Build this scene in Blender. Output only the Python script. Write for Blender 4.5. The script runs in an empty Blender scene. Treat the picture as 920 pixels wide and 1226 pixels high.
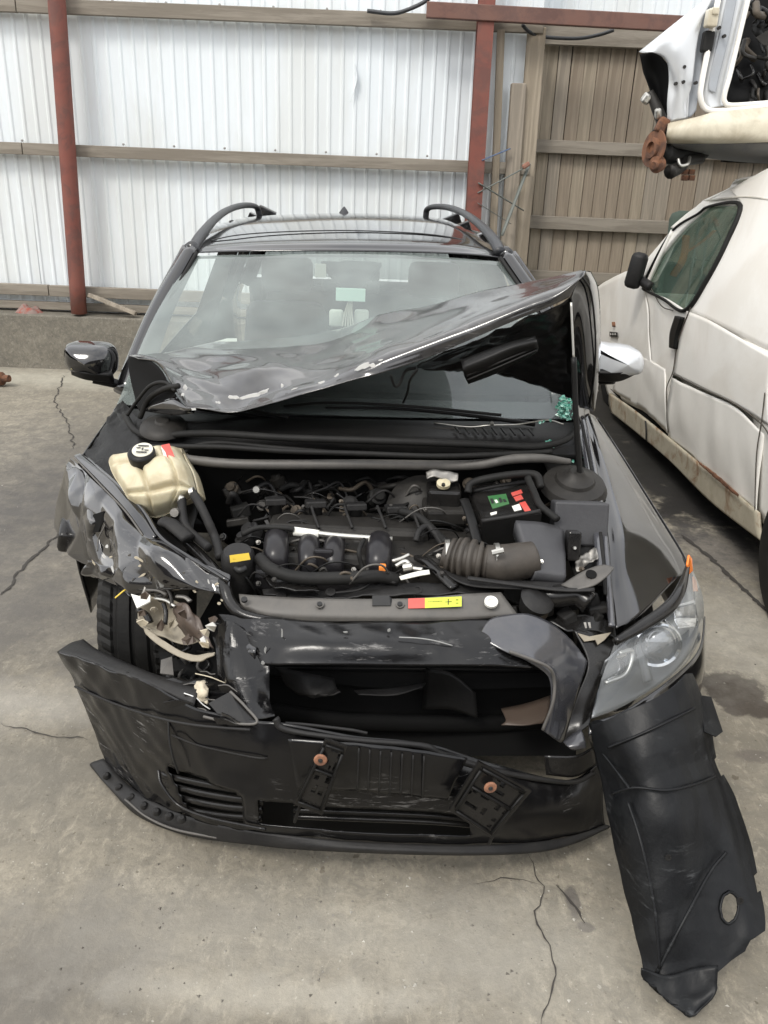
import bpy, bmesh, math, random
from mathutils import Vector, Matrix, noise
random.seed(7)
S = bpy.context.scene
COL = S.collection
# ------------------------------------------------------------ camera
F, PITCH, ROLL, HC = 1000.0, math.radians(22.5), math.radians(2.2), 1.65
cr, sr, cp, sp = math.cos(ROLL), math.sin(ROLL), math.cos(PITCH), math.sin(PITCH)
fwd = Vector((0, cp, -sp)); up0 = Vector((0, sp, cp)); ri0 = Vector((1, 0, 0))
ri = ri0*cr + up0*sr; up = -ri0*sr + up0*cr
cam = bpy.data.cameras.new('camera'); co = bpy.data.objects.new('camera', cam); COL.objects.link(co)
m = Matrix.Identity(4)
for i, c in enumerate((ri, up, -fwd)):
    for j in range(3): m[j][i] = c[j]
m.translation = (0, 0, HC); co.matrix_world = m
cam.sensor_fit = 'VERTICAL'; cam.sensor_height = 36.0; cam.sensor_width = 27.0
cam.lens = F/1226*36.0; cam.clip_start = 0.02; cam.clip_end = 2000
S.camera = co
# ------------------------------------------------------------ world, sun, exposure
SUN_EL, SUN_AZ = math.radians(50), math.radians(215)      # azimuth clockwise from +Y
w = bpy.data.worlds.new('World'); S.world = w; w.use_nodes = True
nt = w.node_tree; nt.nodes.clear()
sky = nt.nodes.new('ShaderNodeTexSky'); sky.sky_type = 'NISHITA'; sky.sun_disc = False
sky.sun_elevation = SUN_EL; sky.sun_rotation = SUN_AZ; sky.air_density = 1.0; sky.dust_density = 3.0
hs = nt.nodes.new('ShaderNodeHueSaturation'); hs.inputs['Saturation'].default_value = 0.3
tc = nt.nodes.new('ShaderNodeTexCoord'); nz = nt.nodes.new('ShaderNodeTexNoise')
nz.inputs['Scale'].default_value = 2.2; nz.inputs['Detail'].default_value = 6; nz.inputs['Distortion'].default_value = 0.6
rp = nt.nodes.new('ShaderNodeValToRGB'); rp.color_ramp.elements[0].position = 0.35; rp.color_ramp.elements[1].position = 0.68
rp.color_ramp.elements[0].color = (6.2, 6.4, 6.9, 1); rp.color_ramp.elements[1].color = (10.5, 10.4, 10.2, 1)   # the overcast layer
mx = nt.nodes.new('ShaderNodeMix'); mx.data_type = 'RGBA'; mx.inputs[0].default_value = 0.8
bg = nt.nodes.new('ShaderNodeBackground'); bg.inputs['Strength'].default_value = 0.13
ow = nt.nodes.new('ShaderNodeOutputWorld')
L = nt.links.new
L(sky.outputs[0], hs.inputs['Color']); L(tc.outputs['Generated'], nz.inputs['Vector']); L(nz.outputs['Fac'], rp.inputs[0])
L(hs.outputs[0], mx.inputs[6]); L(rp.outputs[0], mx.inputs[7]); L(mx.outputs[2], bg.inputs['Color']); L(bg.outputs[0], ow.inputs[0])
sl = bpy.data.lights.new('sun', 'SUN'); sl.energy = 1.0; sl.angle = math.radians(14); sl.color = (1, 0.955, 0.88)
so = bpy.data.objects.new('sun', sl); COL.objects.link(so)
sd = Vector((math.sin(SUN_AZ)*math.cos(SUN_EL), math.cos(SUN_AZ)*math.cos(SUN_EL), math.sin(SUN_EL)))
so.rotation_euler = sd.to_track_quat('Z', 'Y').to_euler(); so.location = sd*20
S.view_settings.view_transform = 'Standard'; S.view_settings.look = 'None'
S.view_settings.exposure = 0.93; S.view_settings.gamma = 1
# ------------------------------------------------------------ geometry from image rays and real distances
def ray(px, py):
    a = (px-460)/F; b = (py-613)/F
    return ri*a - up*b + fwd
O = Vector((0, 0, HC))
def PY(px, py, Y): d = ray(px, py); return O + d*(Y/d.y)
def PZ(px, py, Z): d = ray(px, py); return O + d*((Z-HC)/d.z)
def PX(px, py, X): d = ray(px, py); return O + d*(X/d.x)
def V(p): return p.copy() if isinstance(p, Vector) else PY(*p)
# ------------------------------------------------------------ materials
def node_mat(name): 
    M = bpy.data.materials.new(name); M.use_nodes = True
    t = M.node_tree; return M, t, t.nodes['Principled BSDF']
def mat(name, col, rough=0.5, metal=0.0, coat=0.0, dust=0.0, dcol=(0.22, 0.2, 0.17), dscale=9.0, bump=0.0, bscale=60.0, rvar=0.1,
        col2=None, c2scale=4.0, c2lo=0.45, c2hi=0.6, stretch=None, scratch=0.0, scol=(0.35, 0.34, 0.33), spec=0.5, trans=0.0, alpha=1.0):
    M, t, b = node_mat(name); N = t.nodes.new; Lk = t.links.new
    tcn = N('ShaderNodeTexCoord'); mp = N('ShaderNodeMapping'); Lk(tcn.outputs['Object'], mp.inputs[0])
    if stretch: mp.inputs['Scale'].default_value = stretch
    def noi(scale, det=8, rough_=0.6, dist=0.0):
        n = N('ShaderNodeTexNoise'); n.inputs['Scale'].default_value = scale; n.inputs['Detail'].default_value = det
        n.inputs['Roughness'].default_value = rough_; n.inputs['Distortion'].default_value = dist; Lk(mp.outputs[0], n.inputs['Vector']); return n
    def ramp(src, lo, hi, a=0.0, c=1.0):
        r = N('ShaderNodeMapRange'); r.inputs['From Min'].default_value = lo; r.inputs['From Max'].default_value = hi
        r.inputs['To Min'].default_value = a; r.inputs['To Max'].default_value = c; Lk(src, r.inputs['Value']); return r.outputs[0]
    def mixc(fac, A, B):
        x = N('ShaderNodeMix'); x.data_type = 'RGBA'
        if isinstance(fac, float): x.inputs[0].default_value = fac
        else: Lk(fac, x.inputs[0])
        for k, q in ((6, A), (7, B)):
            if isinstance(q, tuple): x.inputs[k].default_value = (*q, 1)
            else: Lk(q, x.inputs[k])
        return x.outputs[2]
    cur = tuple(col)
    if col2: cur = mixc(ramp(noi(c2scale, 6, 0.65, 0.5).outputs[0], c2lo, c2hi), cur, tuple(col2))
    rgh = None
    if dust > 0:
        f = ramp(noi(dscale, 10, 0.72).outputs[0], 0.38, 0.78, dust*0.35, min(1.0, dust*1.4))
        cur = mixc(f, cur, tuple(dcol))
        rgh = ramp(f, 0, 1, rough, min(1, rough+0.55))
    if scratch > 0:
        v = N('ShaderNodeTexNoise'); v.inputs['Scale'].default_value = 14; v.inputs['Detail'].default_value = 9; v.inputs['Roughness'].default_value = 0.75
        mp2 = N('ShaderNodeMapping'); mp2.inputs['Scale'].default_value = (1, 1, 7); mp2.inputs['Rotation'].default_value = (0.3, 0.9, 0.4)
        Lk(tcn.outputs['Object'], mp2.inputs[0]); Lk(mp2.outputs[0], v.inputs['Vector'])
        f2 = ramp(v.outputs[0], 0.545, 0.66, 0, scratch); msk = ramp(noi(4.5, 5).outputs[0], 0.52, 0.62)
        mm = N('ShaderNodeMath'); mm.operation = 'MULTIPLY'; Lk(f2, mm.inputs[0]); Lk(msk, mm.inputs[1])
        cur = mixc(mm.outputs[0], cur, tuple(scol))
    if isinstance(cur, tuple): b.inputs['Base Color'].default_value = (*cur, 1)
    else: Lk(cur, b.inputs['Base Color'])
    if rgh is None: rgh = ramp(noi(dscale*1.7, 6).outputs[0], 0.35, 0.7, max(0.02, rough-rvar*0.5), min(1, rough+rvar))
    Lk(rgh, b.inputs['Roughness'])
    b.inputs['Metallic'].default_value = metal; b.inputs['Coat Weight'].default_value = coat; b.inputs['Coat Roughness'].default_value = 0.05
    b.inputs['Specular IOR Level'].default_value = spec
    if trans: b.inputs['Transmission Weight'].default_value = trans
    if alpha < 1: b.inputs['Alpha'].default_value = alpha
    if bump > 0:
        bn = N('ShaderNodeBump'); bn.inputs['Strength'].default_value = 1.0; bn.inputs['Distance'].default_value = bump
        Lk(noi(bscale, 8, 0.65).outputs[0], bn.inputs['Height']); Lk(bn.outputs[0], b.inputs['Normal'])
    return M
def glass_mat(name, tint, film, filmcol, gl=0.03, rough=0.02):
    """thin pane: see-through, mirror-like at grazing angles, with a diffuse film of dust and, on the windscreen, painted sky haze"""
    M = bpy.data.materials.new(name); M.use_nodes = True; t = M.node_tree; t.nodes.clear(); N = t.nodes.new; Lk = t.links.new
    tr = N('ShaderNodeBsdfTransparent'); tr.inputs[0].default_value = (*tint, 1)
    gs = N('ShaderNodeBsdfGlossy'); gs.inputs['Roughness'].default_value = rough
    df = N('ShaderNodeBsdfDiffuse'); df.inputs[0].default_value = (*filmcol, 1)
    fr = N('ShaderNodeFresnel'); ge = N('ShaderNodeNewGeometry'); io = N('ShaderNodeMapRange'); io.inputs[3].default_value = 1.52; io.inputs[4].default_value = 1/1.52
    Lk(ge.outputs['Backfacing'], io.inputs[0]); Lk(io.outputs[0], fr.inputs[0])      # same mirror strength from either side of the pane
    ad = N('ShaderNodeMath'); ad.operation = 'ADD'; ad.inputs[1].default_value = gl; Lk(fr.outputs[0], ad.inputs[0])
    m1 = N('ShaderNodeMixShader'); Lk(ad.outputs[0], m1.inputs[0]); Lk(tr.outputs[0], m1.inputs[1]); Lk(gs.outputs[0], m1.inputs[2])
    nz = N('ShaderNodeTexNoise'); nz.inputs['Scale'].default_value = 5; nz.inputs['Detail'].default_value = 9
    tcn = N('ShaderNodeTexCoord'); Lk(tcn.outputs['Object'], nz.inputs[0])
    mr = N('ShaderNodeMapRange'); mr.inputs[1].default_value = 0.3; mr.inputs[2].default_value = 0.75; mr.inputs[3].default_value = film*0.6; mr.inputs[4].default_value = film*1.5
    Lk(nz.outputs[0], mr.inputs[0])
    m2 = N('ShaderNodeMixShader'); Lk(mr.outputs[0], m2.inputs[0]); Lk(m1.outputs[0], m2.inputs[1]); Lk(df.outputs[0], m2.inputs[2])
    o = N('ShaderNodeOutputMaterial'); Lk(m2.outputs[0], o.inputs[0]); return M
PAINT = mat('black_paint', (0.003, 0.003, 0.0038), 0.07, coat=0.7, dust=0.05, dcol=(0.16, 0.15, 0.135), dscale=7, bump=0.0006, bscale=9)
PAINTC = mat('black_paint_scuffed', (0.003, 0.003, 0.004), 0.07, coat=0.9, dust=0.04, dcol=(0.2, 0.18, 0.15), dscale=12, bump=0.0008, bscale=12, scratch=0.35)
GLOSS_SKY = mat('black_gloss_sky_tint', (0.032, 0.034, 0.042), 0.17, coat=0.7, dust=0.12, dscale=11)  # black paint with the sky's bluish reflection put into its base colour
LAMPH = mat('lamp_housing', (0.22, 0.23, 0.24), 0.3, metal=0.4, dust=0.1)
PLAS = mat('black_plastic', (0.005, 0.005, 0.005), 0.42, dust=0.04, dcol=(0.12, 0.11, 0.1), dscale=14, bump=0.0008, bscale=120, spec=0.22)
PLASG = mat('black_plastic_gloss', (0.004, 0.004, 0.0045), 0.2, dust=0.05, spec=0.35, dscale=12, bump=0.0006, bscale=30)
PLASS = mat('scuffed_plastic', (0.0035, 0.0035, 0.004), 0.2, dust=0.025, dcol=(0.14, 0.13, 0.12), dscale=16, bump=0.0004, bscale=60, scratch=0.5, spec=0.38)
PLASD = mat('dusty_plastic', (0.007, 0.007, 0.008), 0.48, dust=0.09, dcol=(0.16, 0.15, 0.13), dscale=8, bump=0.0012, bscale=80, spec=0.25)
LINER = mat('liner_plastic', (0.003, 0.0033, 0.004), 0.40, dust=0.045, dcol=(0.085, 0.09, 0.095), dscale=6, bump=0.0007, bscale=70, scratch=0.32, scol=(0.14, 0.145, 0.15), spec=0.22, col2=(.006, .0065, .007), c2scale=14, c2lo=.48, c2hi=.6)
GREYM = mat('grey_metal_dusty', (0.07, 0.067, 0.063), 0.45, metal=0.2, dust=0.4, dcol=(0.19, 0.175, 0.155), dscale=15, bump=0.0005)
DARKM = mat('dark_metal', (0.018, 0.017, 0.016), 0.45, metal=0.3, spec=0.3, dust=0.16, dcol=(0.11, 0.1, 0.085), dscale=20, bump=0.001)
ALU = mat('cast_aluminium', (0.30, 0.29, 0.27), 0.42, metal=0.9, dust=0.3, dcol=(0.12, 0.1, 0.08), dscale=26, bump=0.0012)
STEEL = mat('bare_steel', (0.55, 0.54, 0.5), 0.3, metal=0.9, dust=0.15, dscale=30)
CHROME = mat('chrome', (0.8, 0.8, 0.8), 0.08, metal=1.0, rvar=0.05)
RUB = mat('rubber', (0.009, 0.009, 0.009), 0.6, dust=0.1, dcol=(0.09, 0.085, 0.075), dscale=18, bump=0.0008, bscale=90, spec=0.2)
RUBH = mat('rubber_hose', (0.008, 0.008, 0.009), 0.55, spec=0.22, dust=0.22, dcol=(0.085, 0.08, 0.07), dscale=18)
HOODM = mat('bonnet_paint', (0.005, 0.005, 0.006), 0.11, coat=0.7, dust=0.2, dcol=(0.17, 0.16, 0.145), dscale=8, bump=0.0007, bscale=8, scratch=0.3)
CREAM = mat('tank_plastic', (0.56, 0.51, 0.36), 0.4, dust=0.22, dcol=(0.30, 0.24, 0.15), dscale=8, bump=0.0006, col2=(0.44, 0.38, 0.25), c2scale=9)
CREAM.node_tree.nodes['Principled BSDF'].inputs['Subsurface Weight'].default_value = 0.2
CREAM.node_tree.nodes['Principled BSDF'].inputs['Subsurface Radius'].default_value = (0.02, 0.015, 0.01)
BEIGE = mat('beige_broken', (0.30, 0.265, 0.20), 0.5, dust=0.35, dcol=(0.12, 0.10, 0.08), dscale=22, bump=0.001)
FOAM = mat('torn_edge', (0.55, 0.49, 0.37), 0.7, dust=0.3, dcol=(0.2, 0.16, 0.11), dscale=40, bump=0.002)
WHITE = mat('white_label', (0.75, 0.74, 0.68), 0.5, dust=0.1)
WFLAKE = mat('bare_white_flake', (0.7, 0.7, 0.68), 0.5, dust=0.2)
YEL = mat('yellow_label', (0.68, 0.48, 0.03), 0.5, dust=0.18)
LIME = mat('lime_label', (0.52, 0.60, 0.03), 0.5, dust=0.18)
RED = mat('red_label', (0.58, 0.06, 0.045), 0.5, dust=0.22)
GRN = mat('green_label', (0.015, 0.13, 0.03), 0.45, dust=0.2)
ORG = mat('orange_plastic', (0.85, 0.25, 0.03), 0.45, dust=0.1)
AMB = mat('amber_lens', (0.85, 0.22, 0.03), 0.15, coat=0.5)
INK = mat('ink', (0.02, 0.02, 0.02), 0.6)
RUST = mat('rust', (0.16, 0.07, 0.035), 0.85, col2=(0.08, 0.04, 0.025), c2scale=12, bump=0.001, bscale=60)
RUSTB = mat('rust_bright', (0.27, 0.125, 0.07), 0.85, col2=(0.14, 0.07, 0.045), c2scale=25, bump=0.001, bscale=60)
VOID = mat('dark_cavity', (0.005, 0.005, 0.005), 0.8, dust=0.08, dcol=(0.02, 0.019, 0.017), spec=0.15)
BROWN = mat('brown_trim', (0.065, 0.045, 0.034), 0.35, dust=0.25, dcol=(.12, .1, .08))
UPH = mat('seat_fabric', (0.022, 0.022, 0.024), 0.85)
ANTH = mat('rail_metal', (0.014, 0.016, 0.021), 0.34, metal=0.2, dust=0.08)
GL = glass_mat('windscreen_glass', (0.86, 0.92, 0.89), 0.29, (0.36, 0.41, 0.39), gl=0.05, rough=0.03)  # grey-green film paints hazy sky reflection on top of the dust
GLD = glass_mat('door_glass', (0.72, 0.82, 0.77), 0.12, (0.2, 0.26, 0.22), gl=0.05)
LENS = glass_mat('headlight_lens', (0.9, 0.92, 0.94), 0.22, (0.48, 0.50, 0.50), gl=0.03, rough=0.05)
SHAT = mat('shattered_glass', (0.05, 0.24, 0.18), 0.12, coat=0.5, bump=0.003, bscale=140, col2=(0.32, 0.58, 0.48), c2scale=90, c2lo=0.5, c2hi=0.56)
# ------------------------------------------------------------ object helpers
def thing(name, label, cat, loc=(0, 0, 0), group=None):
    o = bpy.data.objects.new(name, None); COL.objects.link(o); o.location = loc; o.empty_display_size = 0.1
    o['label'] = label; o['category'] = cat
    if group: o['group'] = group
    return o
def tag(o, label=None, cat=None, group=None, kind=None):
    for k, v in (('label', label), ('category', cat), ('group', group), ('kind', kind)):
        if v: o[k] = v
    return o
def wloc(p):
    v = Vector((0, 0, 0))
    while p: v += p.location; p = p.parent
    return v
def mesh(name, vs, fs, mt, parent=None, smooth=True, solid=0.0, bevel=0.0, sub=0, off=-1.0, label=None):
    me = bpy.data.meshes.new(name)
    vs = [Vector(v) for v in vs]
    c = Vector((0, 0, 0))
    for v in vs: c += v
    c /= max(1, len(vs))
    me.from_pydata([v-c for v in vs], [], fs); me.update()
    if smooth: me.polygons.foreach_set('use_smooth', [True]*len(me.polygons))
    o = bpy.data.objects.new(name, me); COL.objects.link(o)
    if mt: me.materials.append(mt)
    if parent: o.parent = parent
    o.location = c - wloc(parent)
    if solid: q = o.modifiers.new('s', 'SOLIDIFY'); q.thickness = solid; q.offset = off; q.use_even_offset = False
    if sub: q = o.modifiers.new('u', 'SUBSURF'); q.levels = q.render_levels = sub
    if bevel: q = o.modifiers.new('b', 'BEVEL'); q.width = bevel; q.segments = 2; q.limit_method = 'ANGLE'
    if label: o['label'] = label
    return o
def cat(p, t):
    a, b, c, d = p; t2 = t*t; t3 = t2*t
    return (b*2 + (c-a)*t + (a*2-b*5+c*4-d)*t2 + (b*3-a-c*3+d)*t3)*0.5
def resample(pts, n, closed=False):
    k = len(pts); out = []
    seg = k if closed else k-1
    tot = n if closed else n-1
    for i in range(n):
        x = seg*i/tot; s = min(int(x), seg-1); t = x-s
        if closed: q = [pts[(s+j-1) % k] for j in range(4)]
        else:
            b, c = pts[s], pts[s+1]
            q = [pts[s-1] if s > 0 else b*2-c, b, c, pts[s+2] if s+2 < k else c*2-b]
        out.append(cat(q, t))
    return out
def fold(p, seed=0.0):
    """sharp irregular creases, like bent sheet metal"""
    s = 0.0
    q = p + Vector((seed, seed*1.7, -seed))
    w_ = noise.noise(q*0.7)*0.9
    for i, (a, b, c, k) in enumerate(((1, .4, .2, 1.0), (-.5, 1, .7, 1.6), (.3, -.8, 1, 2.3), (1, 1, -.4, 3.4))):
        x = (q.x*a+q.y*b+q.z*c)*k + w_*(1+0.4*i) + noise.noise(q*0.8*k+Vector((i*3.1, 0, 0)))*0.3
        s += (abs(x-math.floor(x)-0.5)*2-0.5)/(k**0.8)
    return s
def grid(name, rows, mt, parent, nu=24, nv=None, solid=0.003, crum=None, off=-1.0, label=None, flip=False, sm=True, hole=None):
    """smooth surface through a grid of control points; crum = (amplitude, frequency, mask(u,v), seed)"""
    R = [[V(p) for p in r] for r in rows]
    nv = nv or nu
    R = [resample(r, nu) for r in R]
    cols = [resample([R[i][j] for i in range(len(R))], nv) for j in range(nu)]
    vs = [cols[j][i] for i in range(nv) for j in range(nu)]
    if crum:
        amp, fr, mk, seed = crum; nn = list(vs)
        for i in range(nv):
            for j in range(nu):
                a = vs[i*nu+min(j+1, nu-1)]-vs[i*nu+max(j-1, 0)]; b = vs[min(i+1, nv-1)*nu+j]-vs[max(i-1, 0)*nu+j]
                n = a.cross(b)
                if n.length < 1e-9: continue
                n.normalize(); v = vs[i*nu+j]
                nn[i*nu+j] = v + n*(fold(v*fr, seed)*amp*(mk(j/(nu-1), i/(nv-1)) if mk else 1))
        vs = nn
    fs = []
    for i in range(nv-1):
        for j in range(nu-1):
            if hole and hole((j+.5)/(nu-1), (i+.5)/(nv-1)): continue
            a = i*nu+j; f = (a, a+1, a+nu+1, a+nu); fs.append(f[::-1] if flip else f)
    nf = Vector((0, 0, 0))
    for f in fs[::7]:
        a, b, c = vs[f[0]], vs[f[1]], vs[f[2]]; n = (b-a).cross(c-a); nf += n if n.dot(O-a) > 0 else -n if False else n
    cen = vs[len(vs)//2]
    if nf.dot(O-cen) < 0: fs = [f[::-1] for f in fs]
    return mesh(name, vs, fs, mt, parent, sm, solid, off=off, label=label)
def tube(name, pts, r, mt, parent, n=None, seg=10, flat=1.0, label=None, closed=False, ribs=0):
    P = [V(p) for p in pts]
    n = n or max(6, len(P)*7)
    C = resample(P, n, closed) if len(P) > 2 or closed else [P[0].lerp(P[-1], i/(n-1)) for i in range(n)]
    rr = r if isinstance(r, (list, tuple)) else [r, r]
    vs, fs = [], []; prev = None
    for i, c in enumerate(C):
        a = C[(i+1) % n] if closed else C[min(i+1, n-1)]; b = C[i-1] if closed else C[max(i-1, 0)]
        t = (a-b).normalized()
        if prev is None: s = t.cross(Vector((0, 0, 1))); s = s if s.length > 0.1 else t.cross(Vector((1, 0, 0)))
        else: s = prev - t*prev.dot(t)
        s.normalize(); u = s.cross(t); prev = s
        x = i/(n-1)*(len(rr)-1); k = min(int(x), len(rr)-2); q = rr[k]+(rr[k+1]-rr[k])*(x-k)
        if ribs: q *= 1+0.12*(1 if (i*ribs//n) % 2 else -1)
        for j in range(seg):
            g = 2*math.pi*j/seg; vs.append(c + s*math.cos(g)*q + u*math.sin(g)*q*flat)
    m_ = n if closed else n-1
    for i in range(m_):
        for j in range(seg):
            a = i*seg; b = ((i+1) % n)*seg; k = (j+1) % seg; fs.append((a+j, a+k, b+k, b+j))
    if not closed: fs.append(tuple(range(seg))[::-1]); fs.append(tuple(range((n-1)*seg, n*seg)))
    return mesh(name, vs, fs, mt, parent, label=label)
def poly(name, pts, mt, parent, thick=0.004, bevel=0.0, smooth=False, label=None, d=None, bumpy=0.0):
    """a flat or slightly bent piece of sheet with its real thickness, cut to an outline"""
    P = [V(p) for p in pts]; n = len(P)
    N_ = Vector((0, 0, 0))
    for i in range(n): N_ += P[i].cross(P[(i+1) % n])
    N_.normalize(); dd = d or (-N_ if N_.dot(O-P[0]) > 0 else N_)
    bm = bmesh.new(); v = [bm.verts.new(p) for p in P]; f = bm.faces.new(v)
    bmesh.ops.triangulate(bm, faces=[f])
    if bumpy:
        bmesh.ops.subdivide_edges(bm, edges=bm.edges[:], cuts=2, use_grid_fill=True)
        for q in bm.verts: q.co += N_*fold(q.co*9, 3)*bumpy
    r = bmesh.ops.extrude_face_region(bm, geom=bm.faces[:])
    for q in r['geom']:
        if isinstance(q, bmesh.types.BMVert): q.co += dd.normalized()*thick
    bmesh.ops.recalc_face_normals(bm, faces=bm.faces[:])
    bm.verts.index_update()
    vs = [q.co.copy() for q in bm.verts]; fs = [[q.index for q in g.verts] for g in bm.faces]; bm.free()
    return mesh(name, vs, fs, mt, parent, smooth, bevel=bevel, label=label)
BOXF = [(0, 3, 2, 1), (4, 5, 6, 7), (0, 1, 5, 4), (1, 2, 6, 5), (2, 3, 7, 6), (3, 0, 4, 7)]
def box(name, c, size, mt, parent, rot=(0, 0, 0), bevel=0.003, label=None, taper=1.0, smooth=False):
    c = V(c); e = Matrix.Rotation(rot[2], 3, 'Z') @ Matrix.Rotation(rot[1], 3, 'Y') @ Matrix.Rotation(rot[0], 3, 'X')
    x, y, z = [s/2 for s in size]
    vs = [(-x, -y, -z), (x, -y, -z), (x, y, -z), (-x, y, -z), (-x*taper, -y*taper, z), (x*taper, -y*taper, z), (x*taper, y*taper, z), (-x*taper, y*taper, z)]
    return mesh(name, [c + e @ Vector(v) for v in vs], BOXF, mt, parent, smooth, bevel=bevel, label=label)
def lathe(name, c, axis, prof, mt, parent, seg=28, label=None, sm=True, squash=None):
    """prof: list of (along, radius)"""
    c = V(c); ax = Vector(axis).normalized(); s = ax.cross(Vector((0, 0, 1))); s = s if s.length > 0.05 else ax.cross(Vector((1, 0, 0))); s.normalize(); u = ax.cross(s)
    vs, fs = [], []
    for (h, r) in prof:
        for j in range(seg): g = 2*math.pi*j/seg; vs.append(c+ax*h+s*math.cos(g)*r+u*math.sin(g)*r)
    for i in range(len(prof)-1):
        for j in range(seg): k = (j+1) % seg; fs.append((i*seg+j, i*seg+k, (i+1)*seg+k, (i+1)*seg+j))
    fs.append(tuple(range(seg))[::-1]); fs.append(tuple(range((len(prof)-1)*seg, len(prof)*seg)))
    o = mesh(name, vs, fs, mt, parent, sm, label=label)
    if sm:
        q = o.modifiers.new('e', 'EDGE_SPLIT'); q.split_angle = math.radians(40)
    return o
def instances(src, placements):
    out = []
    for p in placements:
        c = src.copy(); COL.objects.link(c); c.location = p; out.append(c)
    return out
# ============================================================ SETTING
def concrete(name, base, stains_and_shade=(), dark=0.5, scale=1.0, lights=()):
    M, t, b = node_mat(name); N = t.nodes.new; Lk = t.links.new
    tcn = N('ShaderNodeTexCoord'); geo = N('ShaderNodeNewGeometry'); P_ = geo.outputs['Position']
    def noi(s, det=8, r_=0.6, dist=0.0, st=None):
        n = N('ShaderNodeTexNoise'); n.inputs['Scale'].default_value = s*scale; n.inputs['Detail'].default_value = det; n.inputs['Roughness'].default_value = r_; n.inputs['Distortion'].default_value = dist
        if st: mp = N('ShaderNodeMapping'); mp.inputs['Scale'].default_value = st; Lk(P_, mp.inputs[0]); Lk(mp.outputs[0], n.inputs[0])
        else: Lk(P_, n.inputs[0])
        return n.outputs[0]
    def mr(src, a, b_, c, d):
        r = N('ShaderNodeMapRange'); r.inputs[1].default_value = a; r.inputs[2].default_value = b_; r.inputs[3].default_value = c; r.inputs[4].default_value = d; Lk(src, r.inputs[0]); return r.outputs[0]
    def mix(fac, A, B, mode='MIX'):
        x = N('ShaderNodeMix'); x.data_type = 'RGBA'; x.blend_type = mode; Lk(fac, x.inputs[0])
        for k, q in ((6, A), (7, B)):
            if isinstance(q, tuple): x.inputs[k].default_value = (*q, 1)
            else: Lk(q, x.inputs[k])
        return x.outputs[2]
    c = mix(mr(noi(0.8, 7, 0.6, 0.6), 0.35, 0.68, 0, 1), tuple(v*0.55 for v in base), tuple(v*1.2 for v in base))
    c = mix(mr(noi(3.7, 8, 0.7, 1.0), 0.42, 0.72, 0, dark), c, tuple(v*0.5 for v in base))
    c = mix(mr(noi(6.0, 9, 0.75, 0.3, (1, 0.12, 1)), 0.5, 0.72, 0, 0.35), c, tuple(v*1.35 for v in base))
    c = mix(mr(noi(13, 7, 0.75, 0.8), 0.44, 0.62, 0, 0.8), c, tuple(v*q for v, q in zip(base, (0.50, .51, .53))))
    c = mix(mr(noi(21, 5, 0.8, 0.5, (1.3, 0.6, 1)), 0.52, 0.66, 0, 0.5), c, tuple(v*1.35 for v in base))
    c = mix(mr(noi(42, 5, 0.8), 0.48, 0.62, 0, 0.6), c, tuple(v*0.55 for v in base))
    c = mix(mr(noi(58, 4, 0.6), 0.64, 0.70, 0, 0.75), c, (base[0]*0.25, base[1]*0.23, base[2]*0.2))
    c = mix(mr(noi(77, 2, 0.5), 0.70, 0.73, 0, 0.45), c, (0.5, 0.48, 0.42))
    c = mix(mr(noi(19, 3, 0.5), 0.70, 0.73, 0, 0.7), c, (base[0]*0.3, base[1]*0.27, base[2]*0.24))
    rough = mr(noi(2.0, 6), 0.3, 0.7, 0.62, 0.92)
    edge = noi(7.0, 8, 0.7)
    for (px, py, rx, ry, k, col, hard) in stains_and_shade:
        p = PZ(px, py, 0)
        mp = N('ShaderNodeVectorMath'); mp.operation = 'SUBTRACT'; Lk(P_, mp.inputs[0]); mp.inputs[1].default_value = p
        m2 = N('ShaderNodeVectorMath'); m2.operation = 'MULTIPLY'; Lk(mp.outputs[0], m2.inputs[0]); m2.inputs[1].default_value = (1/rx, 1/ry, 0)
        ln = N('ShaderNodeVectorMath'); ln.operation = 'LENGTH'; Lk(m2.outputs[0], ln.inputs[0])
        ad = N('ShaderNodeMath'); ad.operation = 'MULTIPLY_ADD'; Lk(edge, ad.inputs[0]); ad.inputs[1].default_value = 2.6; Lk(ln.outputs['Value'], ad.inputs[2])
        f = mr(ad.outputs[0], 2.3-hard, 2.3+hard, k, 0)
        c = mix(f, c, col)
    Lk(c, b.inputs['Base Color']); Lk(rough, b.inputs['Roughness']); b.inputs['Specular IOR Level'].default_value = 0.35
    bn = N('ShaderNodeBump'); bn.inputs['Distance'].default_value = 0.004; bn.inputs['Strength'].default_value = 0.9
    hh = N('ShaderNodeMath'); hh.operation = 'ADD'; Lk(noi(45, 10, 0.75), hh.inputs[0]); Lk(noi(9, 6, 0.6), hh.inputs[1]); Lk(hh.outputs[0], bn.inputs['Height']); Lk(bn.outputs[0], b.inputs['Normal'])
    return M
GB = (0.292, 0.262, 0.206)
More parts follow.
